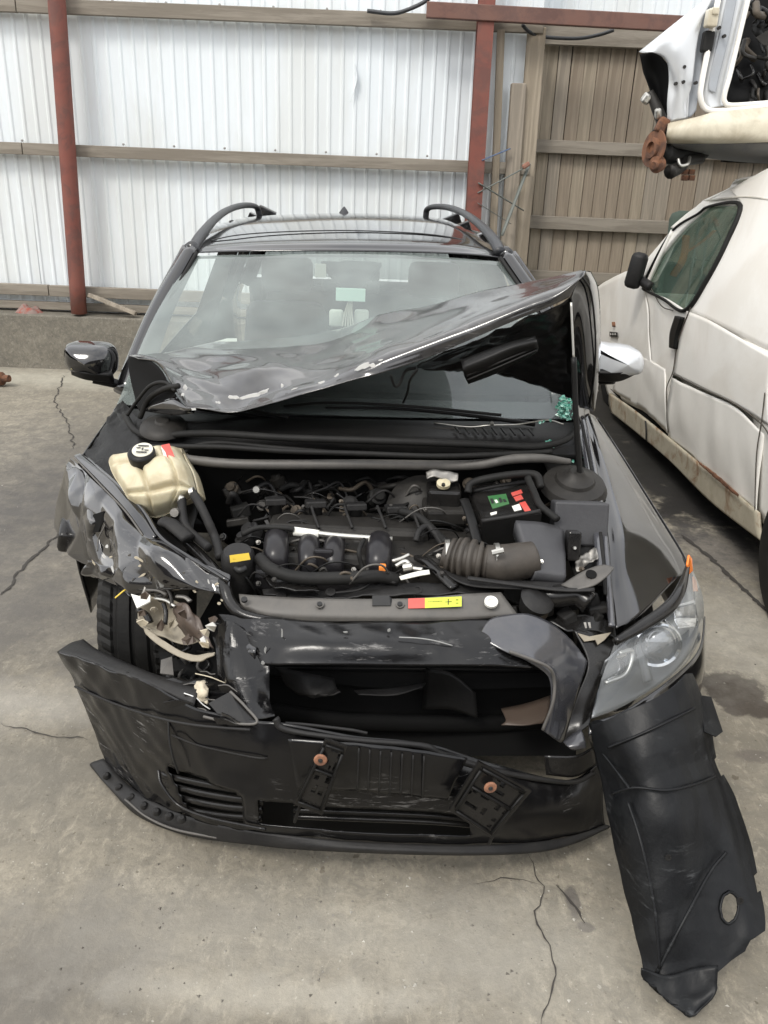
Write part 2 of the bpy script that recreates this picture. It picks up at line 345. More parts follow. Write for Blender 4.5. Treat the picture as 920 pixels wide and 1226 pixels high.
ST_SHADE = [(45, 600, .6, 1.1, .95, (0.085, 0.079, 0.073), 1.0), (30, 730, .4, .3, .7, (0.10, 0.093, 0.085), .9), (760, 505, .50, 1.7, .97, (0.016, 0.015, 0.013), .3), (805, 560, .50, 1.0, .97, (0.016, 0.015, 0.013), .3), (868, 605, .42, .42, .93, (0.022, 0.020, 0.018), .25), (60, 1150, .2, .2, .6, (0.12, 0.108, 0.09), .4), (230, 1100, .22, .05, .45, (0.13, 0.118, 0.098), .5), (560, 1120, .12, .2, .4, (0.13, 0.118, 0.098), .5), (300, 1190, .35, .04, .45, (0.37, 0.345, 0.29), .5), (20, 930, .25, .2, .5, (0.14, 0.13, 0.11), .5), (760, 1010, .1, .2, .5, (0.13, 0.12, 0.1), .4), (120, 455, 1.6, .22, .6, (0.42, 0.40, 0.33), .9),  # near-black entries paint the van's shade over wet ground; the rest are stains
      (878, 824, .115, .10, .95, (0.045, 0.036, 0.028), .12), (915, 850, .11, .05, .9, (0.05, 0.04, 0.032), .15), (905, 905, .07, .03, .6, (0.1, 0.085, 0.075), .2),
      (686, 1078, .02, .05, .8, (0.08, 0.07, 0.065), .15), (702, 1110, .02, .015, .8, (0.08, 0.07, 0.065), .15), (60, 1175, .2, .15, .35, (0.1, 0.095, 0.09), .8),
      (380, 1120, .5, .12, .35, (0.38, 0.36, 0.31), .9), (890, 760, .3, .3, .4, (0.42, 0.40, 0.35), .8), (870, 660, .22, .3, .6, (0.12, 0.11, 0.105), .5), (20, 840, .4, .1, .5, (0.36, 0.34, 0.3), .8), (640, 1150, .3, .15, .3, (0.37, 0.35, 0.3), .8)]
GROUND = concrete('yard_concrete', GB, ST_SHADE, 0.55)
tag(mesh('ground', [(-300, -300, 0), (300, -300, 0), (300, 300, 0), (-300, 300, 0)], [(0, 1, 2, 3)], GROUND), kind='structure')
CRK = mat('crack_dirt', (0.045, 0.04, 0.035), 0.95, bump=0.002)
def crack(pts, wd, amp=0.012, z=0.004):
    P = [PZ(x, y, 0) for x, y in pts]; C = []
    for i in range(len(P)-1):
        k = max(4, int((P[i+1]-P[i]).length/0.018)); C += [P[i].lerp(P[i+1], j/k) for j in range(k)]
    C.append(P[-1]); vs = []
    n = len(C)
    for i, c in enumerate(C):
        t = (C[min(i+1, n-1)]-C[max(i-1, 0)]).normalized(); s = Vector((-t.y, t.x, 0))
        o = s*(noise.noise(c*14)*amp*2.2 + noise.noise(c*55)*amp); w_ = wd*(0.35+1.3*abs(noise.noise(c*31+Vector((5, 0, 0)))))
        w_ *= min(1, i/3+.15, (n-1-i)/3+.15)
        for q in (-1, 1): v = c+o+s*w_*q; v.z = z; vs.append(v)
    return tag(mesh('ground_crack', vs, [(2*i, 2*i+1, 2*i+3, 2*i+2) for i in range(n-1)], CRK, smooth=False), kind='structure')
crack([(77, 450), (65, 480), (82, 508), (90, 538)], .006, .009)
crack([(90, 622), (65, 645), (34, 676), (0, 713)], .009, .010)
crack([(0, 868), (50, 878), (108, 884)], .003)
crack([(632, 1022), (652, 1062), (641, 1092), (662, 1150), (650, 1232)], .0026, .008)
crack([(668, 1060), (684, 1082), (702, 1106)], .006, .006)
crack([(816, 641), (850, 668), (921, 735)], .016, .004)
crack([(652, 1062), (600, 1052), (560, 1060)], .0018, .008)
# ---- concrete wall that the metal fence stands on
wf = 6.8; ztop = PY(0, 376, wf).z
PC = concrete('wall_concrete', (0.23, 0.21, 0.17), (), 0.6, 1.4)
cw = mesh('concrete_wall', [(-7, wf, -0.05), (0.95, wf, -0.05), (0.95, 7.35, -0.05), (-7, 7.35, -0.05), (-7, wf+.02, ztop), (0.95, wf+.02, ztop), (0.95, 7.35, ztop), (-7, 7.35, ztop)], BOXF, PC, smooth=False, bevel=0.012)
tag(cw, 'low weathered grey concrete wall under the white metal fence', 'wall')
# ---- corrugated metal fence
mf = thing('metal_fence', 'tall white corrugated metal fence with timber rails and red steel posts', 'fence', (-2, 7.05, ztop))
SHEET = mat('white_cladding', (0.75, 0.80, 0.83), 0.42, dust=0.14, dcol=(0.42, 0.42, 0.38), dscale=2.2, col2=(0.67, 0.70, 0.70), c2scale=1.3, stretch=(1, 1, 0.25), bump=0.0012, bscale=5)
TIM = mat('weathered_timber', (0.20, 0.175, 0.14), 0.8, col2=(0.28, 0.25, 0.205), c2scale=6, stretch=(0.25, 3, 3), bump=0.002, bscale=30, dust=0.2, dcol=(0.1, 0.085, 0.07))
REDP = mat('red_oxide_paint', (0.19, 0.050, 0.034), 0.6, dust=0.4, dcol=(0.17, 0.095, 0.075), dscale=6, col2=(0.12, 0.040, 0.032), c2scale=8, bump=0.001)
def sheet(x0, x1, z0, z1, y, sd, pitch=0.098):
    vs, fs = [], []; xs = []
    x = math.floor(x0/pitch)*pitch
    prof = ((0, 0), (.34, 0), (.46, 1), (.60, 1), (.72, 0))
    while x < x1:
        for a, h in prof:
            q = x+a*pitch
            if x0 <= q <= x1: xs.append((q, h))
        x += pitch
    nz_ = 14
    for i in range(nz_):
        z = z0+(z1-z0)*i/(nz_-1)
        for q, h in xs:
            d = noise.noise(Vector((q*1.3, z*0.8, sd)))*0.012 + noise.noise(Vector((q*5, z*2.5, sd+9)))*0.003
            vs.append((q, y-h*0.009+d, z))
    n = len(xs)
    for i in range(nz_-1):
        for j in range(n-1): a = i*n+j; fs.append((a, a+1, a+n+1, a+n))
    return mesh('metal_sheet', vs, fs, SHEET, mf, smooth=False, solid=0.001)
xs0 = PY(312, 200, 7.03).x; SW = 1.95
for k in range(-3, 2):
    a = xs0+k*SW; b = min(a+SW+0.12, PY(634, 200, 7.05).x)
    if b > a: sheet(a+.003, b, ztop-.02, 3.9, 7.06+(0.004 if k % 2 else 0), k*2.1)
def rail(z, h, x0, x1, dy=0.0, d=0.055, tl=0.0, par=None, yy=6.985):
    return box('rail', Vector(((x0+x1)/2, yy-dy, z)), (x1-x0, d, h), TIM, par or mf, rot=(0, tl, 0), bevel=0.004)
zt, zm, zb = PY(300, 17, 6.96).z, PY(300, 189, 6.96).z, PY(120, 351, 6.96).z
for z, j, h in ((zt, 40, .095), (zm, 28, .085), (zb, 40, .085)):
    xj = PY(j, 180, 6.96).x
    rail(z+.004, h, -6.5, xj-.01, 0.0); rail(z, h, xj, 1.02, 0.008, tl=0.002)
rail(ztop+.05, .06, -6.5, 1.0, -.02)
def post(x0, y0, x1, y1, Y, wd, dp, to=None):
    a, b = PY(x0, y0, Y), PY(x1, y1, Y); a = a+(a-b)*0.35
    if to is not None: b = a+(b-a)*((a.z-to)/(a.z-b.z))
    return a, b
a, b = post(68, 0, 95, 375, 6.87, 0, 0); tube('post', [a, b], .062, REDP, mf, seg=20)
def steel(name, a, b, wd, th, mt, par):    # I-section running from a to b
    t = (b-a).normalized(); s = Vector((1, 0, 0)); s = (s-t*s.dot(t)).normalized(); u = s.cross(t)
    pr = [(-wd/2, -th/2), (wd/2, -th/2), (wd/2, -th/2+.012), (.006, -th/2+.012), (.006, th/2-.012), (wd/2, th/2-.012), (wd/2, th/2), (-wd/2, th/2), (-wd/2, th/2-.012), (-.006, th/2-.012), (-.006, -th/2+.012), (-wd/2, -th/2+.012)]
    vs = [p+s*x+u*y for p in (a, b) for x, y in pr]; n = 12
    fs = [(i, (i+1) % n, n+(i+1) % n, n+i) for i in range(n)]+[tuple(range(n))[::-1], tuple(range(n, 2*n))]
    return mesh(name, vs, fs, mt, par, False)
a, b = post(583, 0, 567, 252, 6.86, 0, 0, to=0.0); steel('post', a, b, .115, .12, REDP, mf)
BOLT = mat('roof_screw', (0.35, 0.34, 0.32), 0.4, metal=0.6)
for z in (zt, zm):
    for k in range(12):
        x = -3.3+k*0.392; lathe('screw', Vector((x, 7.035, z+.062)), (0, -1, 0), [(0, .009), (.012, .009), (.016, .005)], BOLT, mf, seg=8)
up_ = sheet(PY(618, 30, 7.5).x, 6.2, 2.62, 4.2, 7.42, 4.4)
# dent in a sheet reads as a raised scar
tube('dent_crease', [(424, 72, 7.03), (427, 95, 7.035), (420, 122, 7.03)], [.004, .02, .003], SHEET, mf, flat=0.3)
# ---- timber fence
tf = thing('timber_fence', 'grey weathered timber board fence behind the white van', 'fence', (2.5, 7.3, 0))
PLK = [mat('fence_board_%s' % n, c, 0.85, col2=c2, c2scale=5, stretch=(4, 4, 0.22), bump=0.0025, bscale=26, dust=0.22, dcol=(0.10, 0.085, 0.065), dscale=7)
       for n, c, c2 in (('tan', (0.28, 0.235, 0.175), (0.40, 0.34, 0.26)), ('grey', (0.26, 0.225, 0.18), (0.37, 0.32, 0.255)), ('brown', (0.24, 0.195, 0.145), (0.33, 0.275, 0.21)))]
x = PY(628, 200, 7.25).x
mesh('added_gap_backing', [(x-.1, 7.29, .02), (5.7, 7.29, .02), (5.7, 7.30, .02), (x-.1, 7.30, .02), (x-.1, 7.29, 2.6), (5.7, 7.29, 2.6), (5.7, 7.30, 2.6), (x-.1, 7.30, 2.6)], BOXF, VOID, tf, False)  # dark sheet added to block the brightness behind, so board gaps look dark
while x < 5.6:
    wd = random.uniform(.088, .112); z1 = 2.62+random.uniform(-.02, .02)
    box('board', Vector((x+wd/2, 7.25+random.uniform(-.006, .006), z1/2+.03)), (wd-.004, .02, z1-.06), random.choice(PLK), tf, rot=(0, random.uniform(-.003, .003), 0), bevel=0.003)
    x += wd
for (py, h) in ((178, .095), (269, .10), (334, .10)):
    z = PY(700, py, 7.2).z
    box('rail', Vector((3.3, 7.2, z)), (4.7, .05, h), TIM, tf, rot=(0, 0.003, 0), bevel=.004)
box('header_beam', Vector((3.25, 7.2, PY(700, 42, 7.2).z)), (4.9, .07, .16), TIM, tf, rot=(0, .003, 0), bevel=.004)
def sq(name, a, b, wd, dp, mt, par, label=None):
    t = (b-a).normalized(); s = Vector((1, 0, 0)); s = (s-t*s.dot(t)).normalized(); u = s.cross(t)
    vs = [p+s*x*wd/2+u*y*dp/2 for p in (a, b) for x, y in ((-1, -1), (1, -1), (1, 1), (-1, 1))]
    return mesh(name, vs, BOXF, mt, par, False, bevel=min(wd, dp)*.1, label=label)
sq('post', PY(643, 33, 7.0), PY(621, 330, 7.0)-Vector((0, 0, .75)), .13, .08, PLK[0], tf)
sq('post', PY(621, 100, 6.96), PY(607, 330, 6.96)-Vector((0, 0, .75)), .11, .08, PLK[1], tf)
# red-brown steel beam carried across the top of both fences
a, b = PY(511, 11, 6.78), PY(905, 33, 6.78)
bb = b+(b-a)*.9; hv = Vector((0, 0, .05)); dv = Vector((0, .06, 0))
tag(mesh('steel_beam', [a-hv, bb-hv, bb-hv+dv, a-hv+dv, a+hv, bb+hv, bb+hv+dv, a+hv+dv], BOXF, mat('brown_steel', (.15, .068, .048), .65, dust=.4, dcol=(.15, .10, .085), dscale=6, col2=(.10, .045, .035), c2scale=7, bump=.001), None, False, bevel=.006), 'rusty red-brown steel beam spanning the top of both fences', 'beam')
tag(sq('timber_pole', PY(600, 36, 6.96), PY(596, 300, 6.96)-Vector((0, 0, .9)), .055, .05, PLK[0], None), 'slim upright timber pole beside the right red post', 'timber pole')
STRIP = mat('green_grey_strip', (0.10, 0.12, 0.11), 0.55, dust=0.3)
BLUE = mat('blue_strip', (0.04, 0.09, 0.20), 0.5, dust=0.3)
for p, q, r, mt_, lb in (((572, 231, 6.8), (632, 199, 6.85), .013, STRIP, 'thin grey strip slanting up to an orange tip in the fence corner'),
                        ((573, 219, 6.78), (627, 252, 6.88), .013, STRIP, 'thin grey strip sloping down rightwards across the fence corner'),
                        ((611, 178, 6.88), (577, 192, 6.8), .012, BLUE, 'short blue strip leaning by the timber pole'),
                        ((634, 196, 6.9), (601, 282, 6.7), .016, STRIP, 'grey-green strip leaning steeply against the double timber post'),
                        ((572, 243, 6.78), (612, 268, 6.85), .007, STRIP, 'thinnest low strip in the tangle beside the red post')):
    tag(tube('metal_strip', [p, q], r, mt_, None, seg=6, flat=0.4), lb, 'metal strip', 'loose strips tangled in the fence corner')
tag(box('orange_end_cap', (630, 198, 6.83), (.06, .03, .035), mat('orange_rust', (0.26, 0.10, 0.06), 0.7, dust=.3), None, rot=(0, -.6, 0), bevel=.01), 'small orange cap on the end of a loose strip', 'cap')
CAB = mat('cable_sheath', (0.03, 0.032, 0.035), 0.5)
tag(tube('cable', [(440, 13, 6.9), (470, 16, 6.88), (490, 11, 6.85), (510, 1, 6.86), (522, -12, 6.85), (530, -40, 6.85)], .014, CAB, None, n=90, seg=8), 'black cable dipping over the top timber rail beside the right red post', 'cable')
tag(tube('cable', [(626, 30, 6.9), (634, 38, 6.95), (650, 44, 6.98), (690, 46, 6.98), (716, 42, 6.98), (735, 36, 6.98)], .013, CAB, None, n=50, seg=8), 'grey cable drooping along the head of the timber fence', 'cable')
a, b = PY(107, 353, 6.88), PY(163, 374, 6.86); b.z = ztop+.035
tag(sq('loose_board', a, b, .03, .07, PLK[1], None), 'loose grey board propped on the concrete wall by the left red post', 'board')
RAG = mat('dirty_rag', (0.22, 0.16, 0.14), 0.95, col2=(0.26, 0.07, 0.05), c2scale=14, bump=.004)
c = PY(34, 370, 6.93); c.z = ztop
vs, fs = [], []
nr, ns = 9, 22
for i in range(nr):
    for j in range(ns):
        g = 2*math.pi*j/ns; r = i/(nr-1); q = Vector((math.cos(g), math.sin(g), 0))
        k = 1+0.35*noise.noise(q*1.6+Vector((3, 0, 0)))
        vs.append(c+Vector((q.x*.13*r*k, q.y*.075*r*k, max(0.003, .075*(1-r*r)*(0.7+0.9*noise.noise(Vector((q.x*r*2.6, q.y*r*2.6, 1))))) if i < nr-1 else 0.0)))
for i in range(nr-1):
    for j in range(ns): k = (j+1) % ns; fs.append((i*ns+j, i*ns+k, (i+1)*ns+k, (i+1)*ns+j))
tag(mesh('rag', vs, fs, RAG, None), 'crumpled reddish rag lying on the concrete wall, left of the red post', 'rag')
c = PZ(-4, 462, 0)
db = thing('scrap_part', 'rusty brown scrap part on the ground at the far left edge', 'scrap', c)
lathe('hub', c+Vector((0.0, 0, .055)), (1, -.2, .1), [(0, .03), (.02, .055), (.06, .05), (.075, .028), (.12, .026)], RUST, db)
lathe('stub', c+Vector((-.1, 0, .06)), (1, -.2, .1), [(0, .02), (.1, .025)], RUST, db)
# unseen dark building added behind the camera for the black bodywork to mirror
ws_ = thing('added_dark_building', 'added long dark building, unseen behind the camera, mirrored in the black bodywork', 'building', (0, -11, 0))
WK = mat('added_building_wall', (0.09, 0.09, 0.095), .7); 
box('wall', Vector((0, -11, 2.4)), (46, .3, 4.8), WK, ws_, bevel=.02)
box('roof', Vector((0, -13, 4.95)), (47, 5, .2), mat('added_building_roof', (.12, .12, .125), .6), ws_, bevel=.02)
for k in range(6):
    d_ = box('door', Vector((-18+k*7.2, -10.83, 1.9)), (4.2, .06, 3.8), mat('added_building_door', (.03, .03, .032), .6) if k == 0 else bpy.data.materials['added_building_door'], ws_, bevel=.02)
# chips of glass, plastic and grit scattered round the wreck: nobody could count them
rg = random.Random(3); vs, fs = [], []
for k in range(300):
    if k < 260: p = PZ(rg.gauss(400, 230), rg.uniform(1000, 1215), 0)
    else: p = PZ(rg.uniform(0, 120) if rg.random() < .6 else rg.uniform(850, 915), rg.uniform(480, 1000), 0)
    s = rg.choice((.0015, .002, .003, .005)); g = rg.random()*6.28
    b = len(vs); vs += [p+Vector((math.cos(g+q)*s*rg.uniform(.6, 1.3), math.sin(g+q)*s*rg.uniform(.6, 1.3), .0005)) for q in (0, 2.1, 4.2)]+[p+Vector((0, 0, s*.8))]
    fs += [(b, b+1, b+3), (b+1, b+2, b+3), (b+2, b, b+3), (b, b+2, b+1)]
tag(mesh('grit', vs, fs, mat('grit_stone', (.10, .09, .075), .8, col2=(.45, .43, .38), c2scale=3), None, False), kind='stuff')
# ============================================================ WRECKED BLACK CAR
car = thing('wrecked_car', 'crashed black estate car with a folded bonnet, open engine bay and torn front bumper', 'car', (-0.15, 3.9, 0))
def cx_(Y): return -0.13-0.045*(Y-3.4)
# roof
grid('roof', [[(230, 302, 3.42), (262, 301, 3.37), (320, 300, 3.33), (418, 300, 3.31), (515, 302, 3.33), (572, 305, 3.37), (606, 309, 3.42)],
              [(236, 293, 3.52), (270, 289, 3.5), (325, 286, 3.47), (418, 285, 3.45), (512, 287, 3.47), (565, 292, 3.5), (600, 301, 3.52)],
              [(246, 279, 3.85), (284, 269, 4.0), (340, 264, 4.1), (416, 262, 4.1), (495, 264, 4.1), (546, 271, 4.0), (586, 291, 3.85)],
              [(262, 268, 4.5), (300, 259.5, 4.8), (350, 256.5, 4.95), (413, 255, 5.0), (478, 257, 4.95), (528, 262, 4.8), (568, 279, 4.5)],
              [(278, 272, 5.3), (310, 265, 5.5), (355, 263, 5.6), (412, 262, 5.65), (470, 263, 5.6), (516, 268, 5.5), (552, 279, 5.3)]], PAINT, car, 40, 40, .004)
SEAM = mat('seam_black', (0.004, 0.004, 0.004), 0.5)
tube('sunroof_seam', [(252, 288, 3.545), (285, 281.5, 3.57), (340, 277.5, 3.6), (416, 276, 3.61), (495, 279, 3.6), (545, 285, 3.57), (582, 296, 3.545)], .006, SEAM, car, flat=.4)
lathe('antenna', (412, 257, 4.92), (0, .25, 1), [(0, .032), (.012, .026), (.03, .014), (.042, .004)], ANTH, car, seg=12)
for pts in ([(231, 300, 3.42), (237, 288, 3.52), (247, 274, 3.7), (258, 262, 3.95), (272, 252, 4.3), (288, 246.5, 4.6), (301, 246, 4.8), (308, 249, 4.9), (311, 258, 4.92)],
            [(599, 302, 3.42), (593, 290, 3.52), (583, 277, 3.7), (570, 265, 3.95), (555, 255, 4.3), (537, 248.5, 4.6), (521, 247.5, 4.8), (512, 250.5, 4.9), (510, 259, 4.92)]):
    tube('roof_rail', pts, [.024, .024, .020, .019, .019, .017, .017], ANTH, car, n=60, seg=14, flat=.8)
# pillars and glasshouse
for s, top, bot in ((-1, (229, 298, 3.42), (148, 470, 2.98)), (1, (607, 305, 3.42), (702, 470, 2.98))):
    T, B = V(top), V(bot); mid = T.lerp(B, .5)+Vector((s*.008, 0, .02))
    tube('windscreen_pillar', [T, mid, B], [.03, .036, .042], PAINT, car, n=24, flat=.7)
    tube('pillar_trim', [T+Vector((-s*.028, -.03, -.01)), mid+Vector((-s*.03, -.035, -.008)), B+Vector((-s*.032, -.035, 0))], .008, RUB, car, n=20, seg=6)
    tube('door_frame', [T+Vector((s*.03, .05, -.0)), mid+Vector((s*.045, .09, -.02)), B+Vector((s*.06, .12, -.03))], .018, PAINTC, car, n=20, seg=8)
    for y0, wd in ((4.35, .09), (5.15, .08), (5.85, .12)):
        a = Vector((cx_(y0)+s*.60, y0, 1.36)); b = Vector((cx_(y0)+s*.80, y0+.02, .88)); sq('pillar', a, b, wd, .05, PAINT, car)
    tube('roof_edge', [T, Vector((cx_(4.3)+s*.64, 4.3, 1.33)), Vector((cx_(5.2)+s*.62, 5.2, 1.30)), Vector((cx_(5.9)+s*.6, 5.9, 1.26))], .028, PAINT, car, n=30)
# windscreen
WT = [(229, 306, 3.40), (320, 304.5, 3.33), (420, 304, 3.30), (520, 307, 3.33), (608, 314, 3.40)]
WB = [(140, 484, 2.92), (270, 493, 2.68), (410, 498, 2.60), (550, 501, 2.66), (700, 502, 2.90)]
Wm = []
for a, b in zip(WT, WB): p, q = V(a), V(b); Wm.append(p.lerp(q, .5)+Vector((0, -.035, .03)))
ws = grid('windscreen', [WT, Wm, WB], GL, car, 30, 30, 0.0)
BAND = mat('glass_frit', (0.012, 0.012, 0.014), 0.25, dust=.25, dcol=(.14, .14, .14))
def off(P, k): return [V(p)+Vector((0, k, 0)) for p in P]
fr = [[V(p)+Vector((0, .012, -.004)) for p in WT], [V(p)+Vector((0, .012, -.004)).copy()+(V(q)-V(p))*.02 for p, q in zip(WT, WB)]]
grid('windscreen_frit', fr, BAND, ws, 30, 3, .0)
for k, (T, B) in enumerate(((WT[0], WB[0]), (WT[4], WB[4]))):
    s = 1 if k == 0 else -1; T, B = V(T), V(B); m_ = T.lerp(B, .5)+Vector((0, -.03, .03))
    grid('windscreen_frit', [[p+Vector((0, .012, 0)), p+Vector((s*(.035+.03*i), -.002, 0))] for i, p in enumerate((T, m_, B))], BAND, ws, 3, 20, 0)
fr = [[V(q)+Vector((0, .012, 0))+(V(p)-V(q))*.09 for p, q in zip(WT, WB)], [V(q)+Vector((0, .012, 0)) for q in WB]]
grid('windscreen_frit', fr, BAND, ws, 30, 3, .0)
# body sides, sills, tailgate, floor (mostly hidden)
L0 = [(100, 545, 2.5), (121, 515, 2.72), (137, 493, 2.95), (146, 480, 3.2)]
for s in (-1, 1):
    tp = [V(p) for p in L0] if s < 0 else [Vector((.62, 2.72, .93)), Vector((.66, 2.85, .93)), Vector((.70, 3.0, .92)), Vector((.71, 3.2, .91))]
    tp += [Vector((cx_(y)+s*.84, y, .90)) for y in (4.1, 5.0)] + [Vector((cx_(6.1)+s*.76, 6.0, .90))]
    rows = [tp, [p+Vector((s*.05, 0, -.12)) for p in tp], [p+Vector((s*.06, 0, -.35)) for p in tp], [Vector((p.x+s*.03, p.y, .2)) for p in tp]]
    grid('body_side', rows, PAINT, car, 50, 14, .004)
    box('sill', Vector((cx_(4.1)+s*.80, 4.1, .2)), (.1, 2.2, .12), PLAS, car)
    for y0 in (4.28, 5.12):
        pass
grid('tailgate', [[Vector((cx_(6)+x, 6.0+.05*(1-x*x*2)+dy, z)) for x in (-.76, -.4, 0, .4, .76)] for z, dy in ((.9, 0), (.6, .06), (.3, .02))], PAINT, car, 16, 8, .004)
for s in (-1, 1): sq('tailgate_frame', Vector((cx_(5.9)+s*.6, 5.85, 1.27)), Vector((cx_(6)+s*.76, 6.0, .9)), .1, .05, PAINT, car)
box('tailgate_frame', Vector((cx_(5.8), 5.8, 1.26)), (1.2, .1, .05), PAINT, car)
box('floor_pan', Vector((-.2, 4.6, .24)), (1.55, 2.9, .04), VOID, car)
GLR = glass_mat('privacy_glass', (0.35, 0.38, 0.37), .08, (.2, .2, .2), gl=.1)
mesh('rear_window', [Vector((cx_(5.9)-.57, 5.86, 1.31)), Vector((cx_(5.9)+.57, 5.86, 1.31)), Vector((cx_(6)+.72, 6.0, .92)), Vector((cx_(6)-.72, 6.0, .92))], [(0, 1, 2, 3)], GLR, car)
for s in (-1, 1):
    for y0, y1 in ((4.4, 5.1), (5.2, 5.82)):
        mesh('side_window', [Vector((cx_(y0)+s*.60, y0, 1.35)), Vector((cx_(y1)+s*.60, y1, 1.35)), Vector((cx_(y1)+s*.79, y1, .89)), Vector((cx_(y0)+s*.79, y0, .89))], [(0, 1, 2, 3)], GLR, car)
# interior
grid('dashboard', [[(150, 462, 3.05), (280, 468, 2.9), (420, 470, 2.85), (560, 474, 2.9), (690, 474, 3.05)], [Vector((-.82, 3.2, .93)), Vector((-.5, 3.16, .965)), Vector((-.13, 3.14, .98)), Vector((.25, 3.16, .965)), Vector((.58, 3.2, .93))],
                   [Vector((-.8, 3.34, .84)), Vector((-.5, 3.32, .86)), Vector((-.13, 3.3, .86)), Vector((.25, 3.32, .86)), Vector((.56, 3.34, .84))], [Vector((-.8, 3.3, .4)), Vector((-.5, 3.3, .4)), Vector((-.13, 3.3, .4)), Vector((.25, 3.3, .4)), Vector((.56, 3.3, .4))]], UPH, car, 24, 18, .006)
def seat(x, y, wd=.5, z0=.45, zt=1.02, hr=True):
    s_ = box('seat', Vector((x, y-.25, z0)), (wd, .5, .16), UPH, car, bevel=.05, smooth=True)
    box('backrest', Vector((x, y+.05, (z0+zt)/2)), (wd-.04, .14, zt-z0), UPH, s_, rot=(-.2, 0, 0), bevel=.05, smooth=True, taper=.85)
    if hr:
        h_ = box('headrest', Vector((x, y+.13, zt+.12)), (.25, .09, .17), UPH, s_, rot=(-.12, 0, 0), bevel=.035, smooth=True)
for x, y in ((-.52, 4.1), (.20, 4.1)): seat(x, y)
seat(-.22, 5.0, 1.25, .48, .98, False)
for x in (-.62, -.2, .22): box('headrest', Vector((x, 5.12, 1.06)), (.24, .08, .13), UPH, car, rot=(-.1, 0, 0), bevel=.03, smooth=True)
sw = tube('steering_wheel', [Vector((.2+.185*math.cos(g), 3.5+.07*math.sin(g), .88+.172*math.sin(g))) for g in [2*math.pi*i/12 for i in range(12)]], .015, UPH, car, n=40, closed=True)
box('airbag_pad', Vector((.2, 3.49, .87)), (.17, .05, .12), UPH, sw, bevel=.02)
# interior mirror and its housing, tag hanging beneath it
poly('mirror_housing', [(384, 312, 3.34), (458, 314, 3.34), (436, 344, 3.2), (430, 347, 3.18), (412, 347, 3.18), (406, 342, 3.2)], UPH, car, .02, .004)
box('interior_mirror', (420, 343, 3.24), (.22, .03, .045), UPH, car, bevel=.01)
tg = thing('hanging_charm', 'pale card with a cord bundle and two white pads hanging behind the windscreen', 'hanging charm', PY(420, 352, 3.12))
CARD = mat('pale_card', (0.62, 0.85, 0.74), .5); PAD = mat('pale_pad', (.60, .62, .56), .7)
box('card', (420, 353, 3.12), (.108, .004, .047), CARD, tg, bevel=.002)
for dx in (-7, -4, -1, 2, 5): tube('cord', [(420+dx*.3, 361, 3.13), (418+dx*.7, 375, 3.13), (418+dx*1.1, 391, 3.12)], .0035, mat('cord', (.45, .44, .38), .8) if dx == -7 else bpy.data.materials['cord'], tg, seg=5)
for px in (403, 433): box('pad', (px, 381, 3.16), (.054, .02, .066), PAD, tg, bevel=.014, smooth=True)
tag(poly('paper_sheet', [(244, 413, 2.98), (272, 405, 3.02), (284, 405, 3.04), (284, 411, 3.0), (262, 414, 2.96)], WHITE, None, .003), 'crumpled white paper on the dashboard of the black wreck', 'paper')
tag(box('windscreen_sticker', (384, 324, 3.245), (.042, .002, .05), mat('sticker_grey', (.45, .45, .40), .6), car))
# cowl, seals and wipers below the windscreen
grid('cowl', [[(138, 488, 2.86), (270, 496, 2.64), (410, 501, 2.57), (550, 504, 2.62), (700, 506, 2.86)], [(142, 500, 2.74), (272, 506, 2.55), (410, 512, 2.48), (550, 514, 2.52), (702, 515, 2.74)],
              [(150, 514, 2.66), (275, 520, 2.47), (410, 527, 2.40), (550, 528, 2.44), (700, 530, 2.64)], [(150, 528, 2.62), (278, 537, 2.45), (410, 544, 2.40), (550, 545, 2.43), (700, 548, 2.6)]], PLAS, car, 50, 14, .004)
tube('cowl_seal', [(150, 497, 2.66), (162, 515, 2.56), (185, 524, 2.5), (216, 520, 2.5), (260, 519, 2.42), (340, 524, 2.38), (430, 527, 2.36), (520, 530, 2.36), (590, 533, 2.4), (640, 535, 2.44), (676, 527, 2.52), (692, 512, 2.6)], .011, RUB, car, n=90)
tube('cowl_seal', [(180, 535, 2.46), (260, 535, 2.38), (340, 540, 2.34), (430, 543, 2.32), (520, 546, 2.32), (600, 544, 2.36), (660, 541, 2.44)], .008, RUB, car, n=60)
tube('cowl_seal', [(200, 505, 2.62), (270, 508, 2.56), (410, 514, 2.50), (540, 514, 2.52), (640, 516, 2.66)], .006, DARKM, car, n=60)
for k in range(9):
    x = 545+k*11; tube('cowl_grille_slot', [(x, 511+k*.3, 2.50+k*.012), (x+6, 519+k*.3, 2.46+k*.012)], .0035, SEAM, car, seg=5)
wa = tube('wiper', [(640, 508, 2.66), (560, 497, 2.6), (470, 489, 2.58), (390, 488, 2.58)], [.008, .006, .004], PLAS, car, n=30, seg=8)
tube('wiper_blade', [(600, 497, 2.60), (500, 487, 2.565), (400, 482, 2.565), (340, 486, 2.57)], .005, RUB, wa, n=30, seg=6)
wb = tube('wiper', [(360, 508, 2.56), (300, 498, 2.6), (240, 490, 2.64), (205, 484, 2.70)], [.008, .006, .004], PLAS, car, n=30, seg=8)
tube('wiper_blade', [(345, 500, 2.56), (290, 489, 2.6), (220, 480, 2.68)], .005, RUB, wb, n=20, seg=6)
tube('washer_pipe', [(520, 506, 2.56), (560, 511, 2.5), (588, 509, 2.48), (620, 508, 2.5), (655, 503, 2.6), (675, 508, 2.6)], .003, STEEL, car, n=40, seg=5)
lathe('wiper_nut', (589, 508, 2.47), (0, -.6, 1), [(0, .007), (.008, .006)], STEEL, car, seg=8)
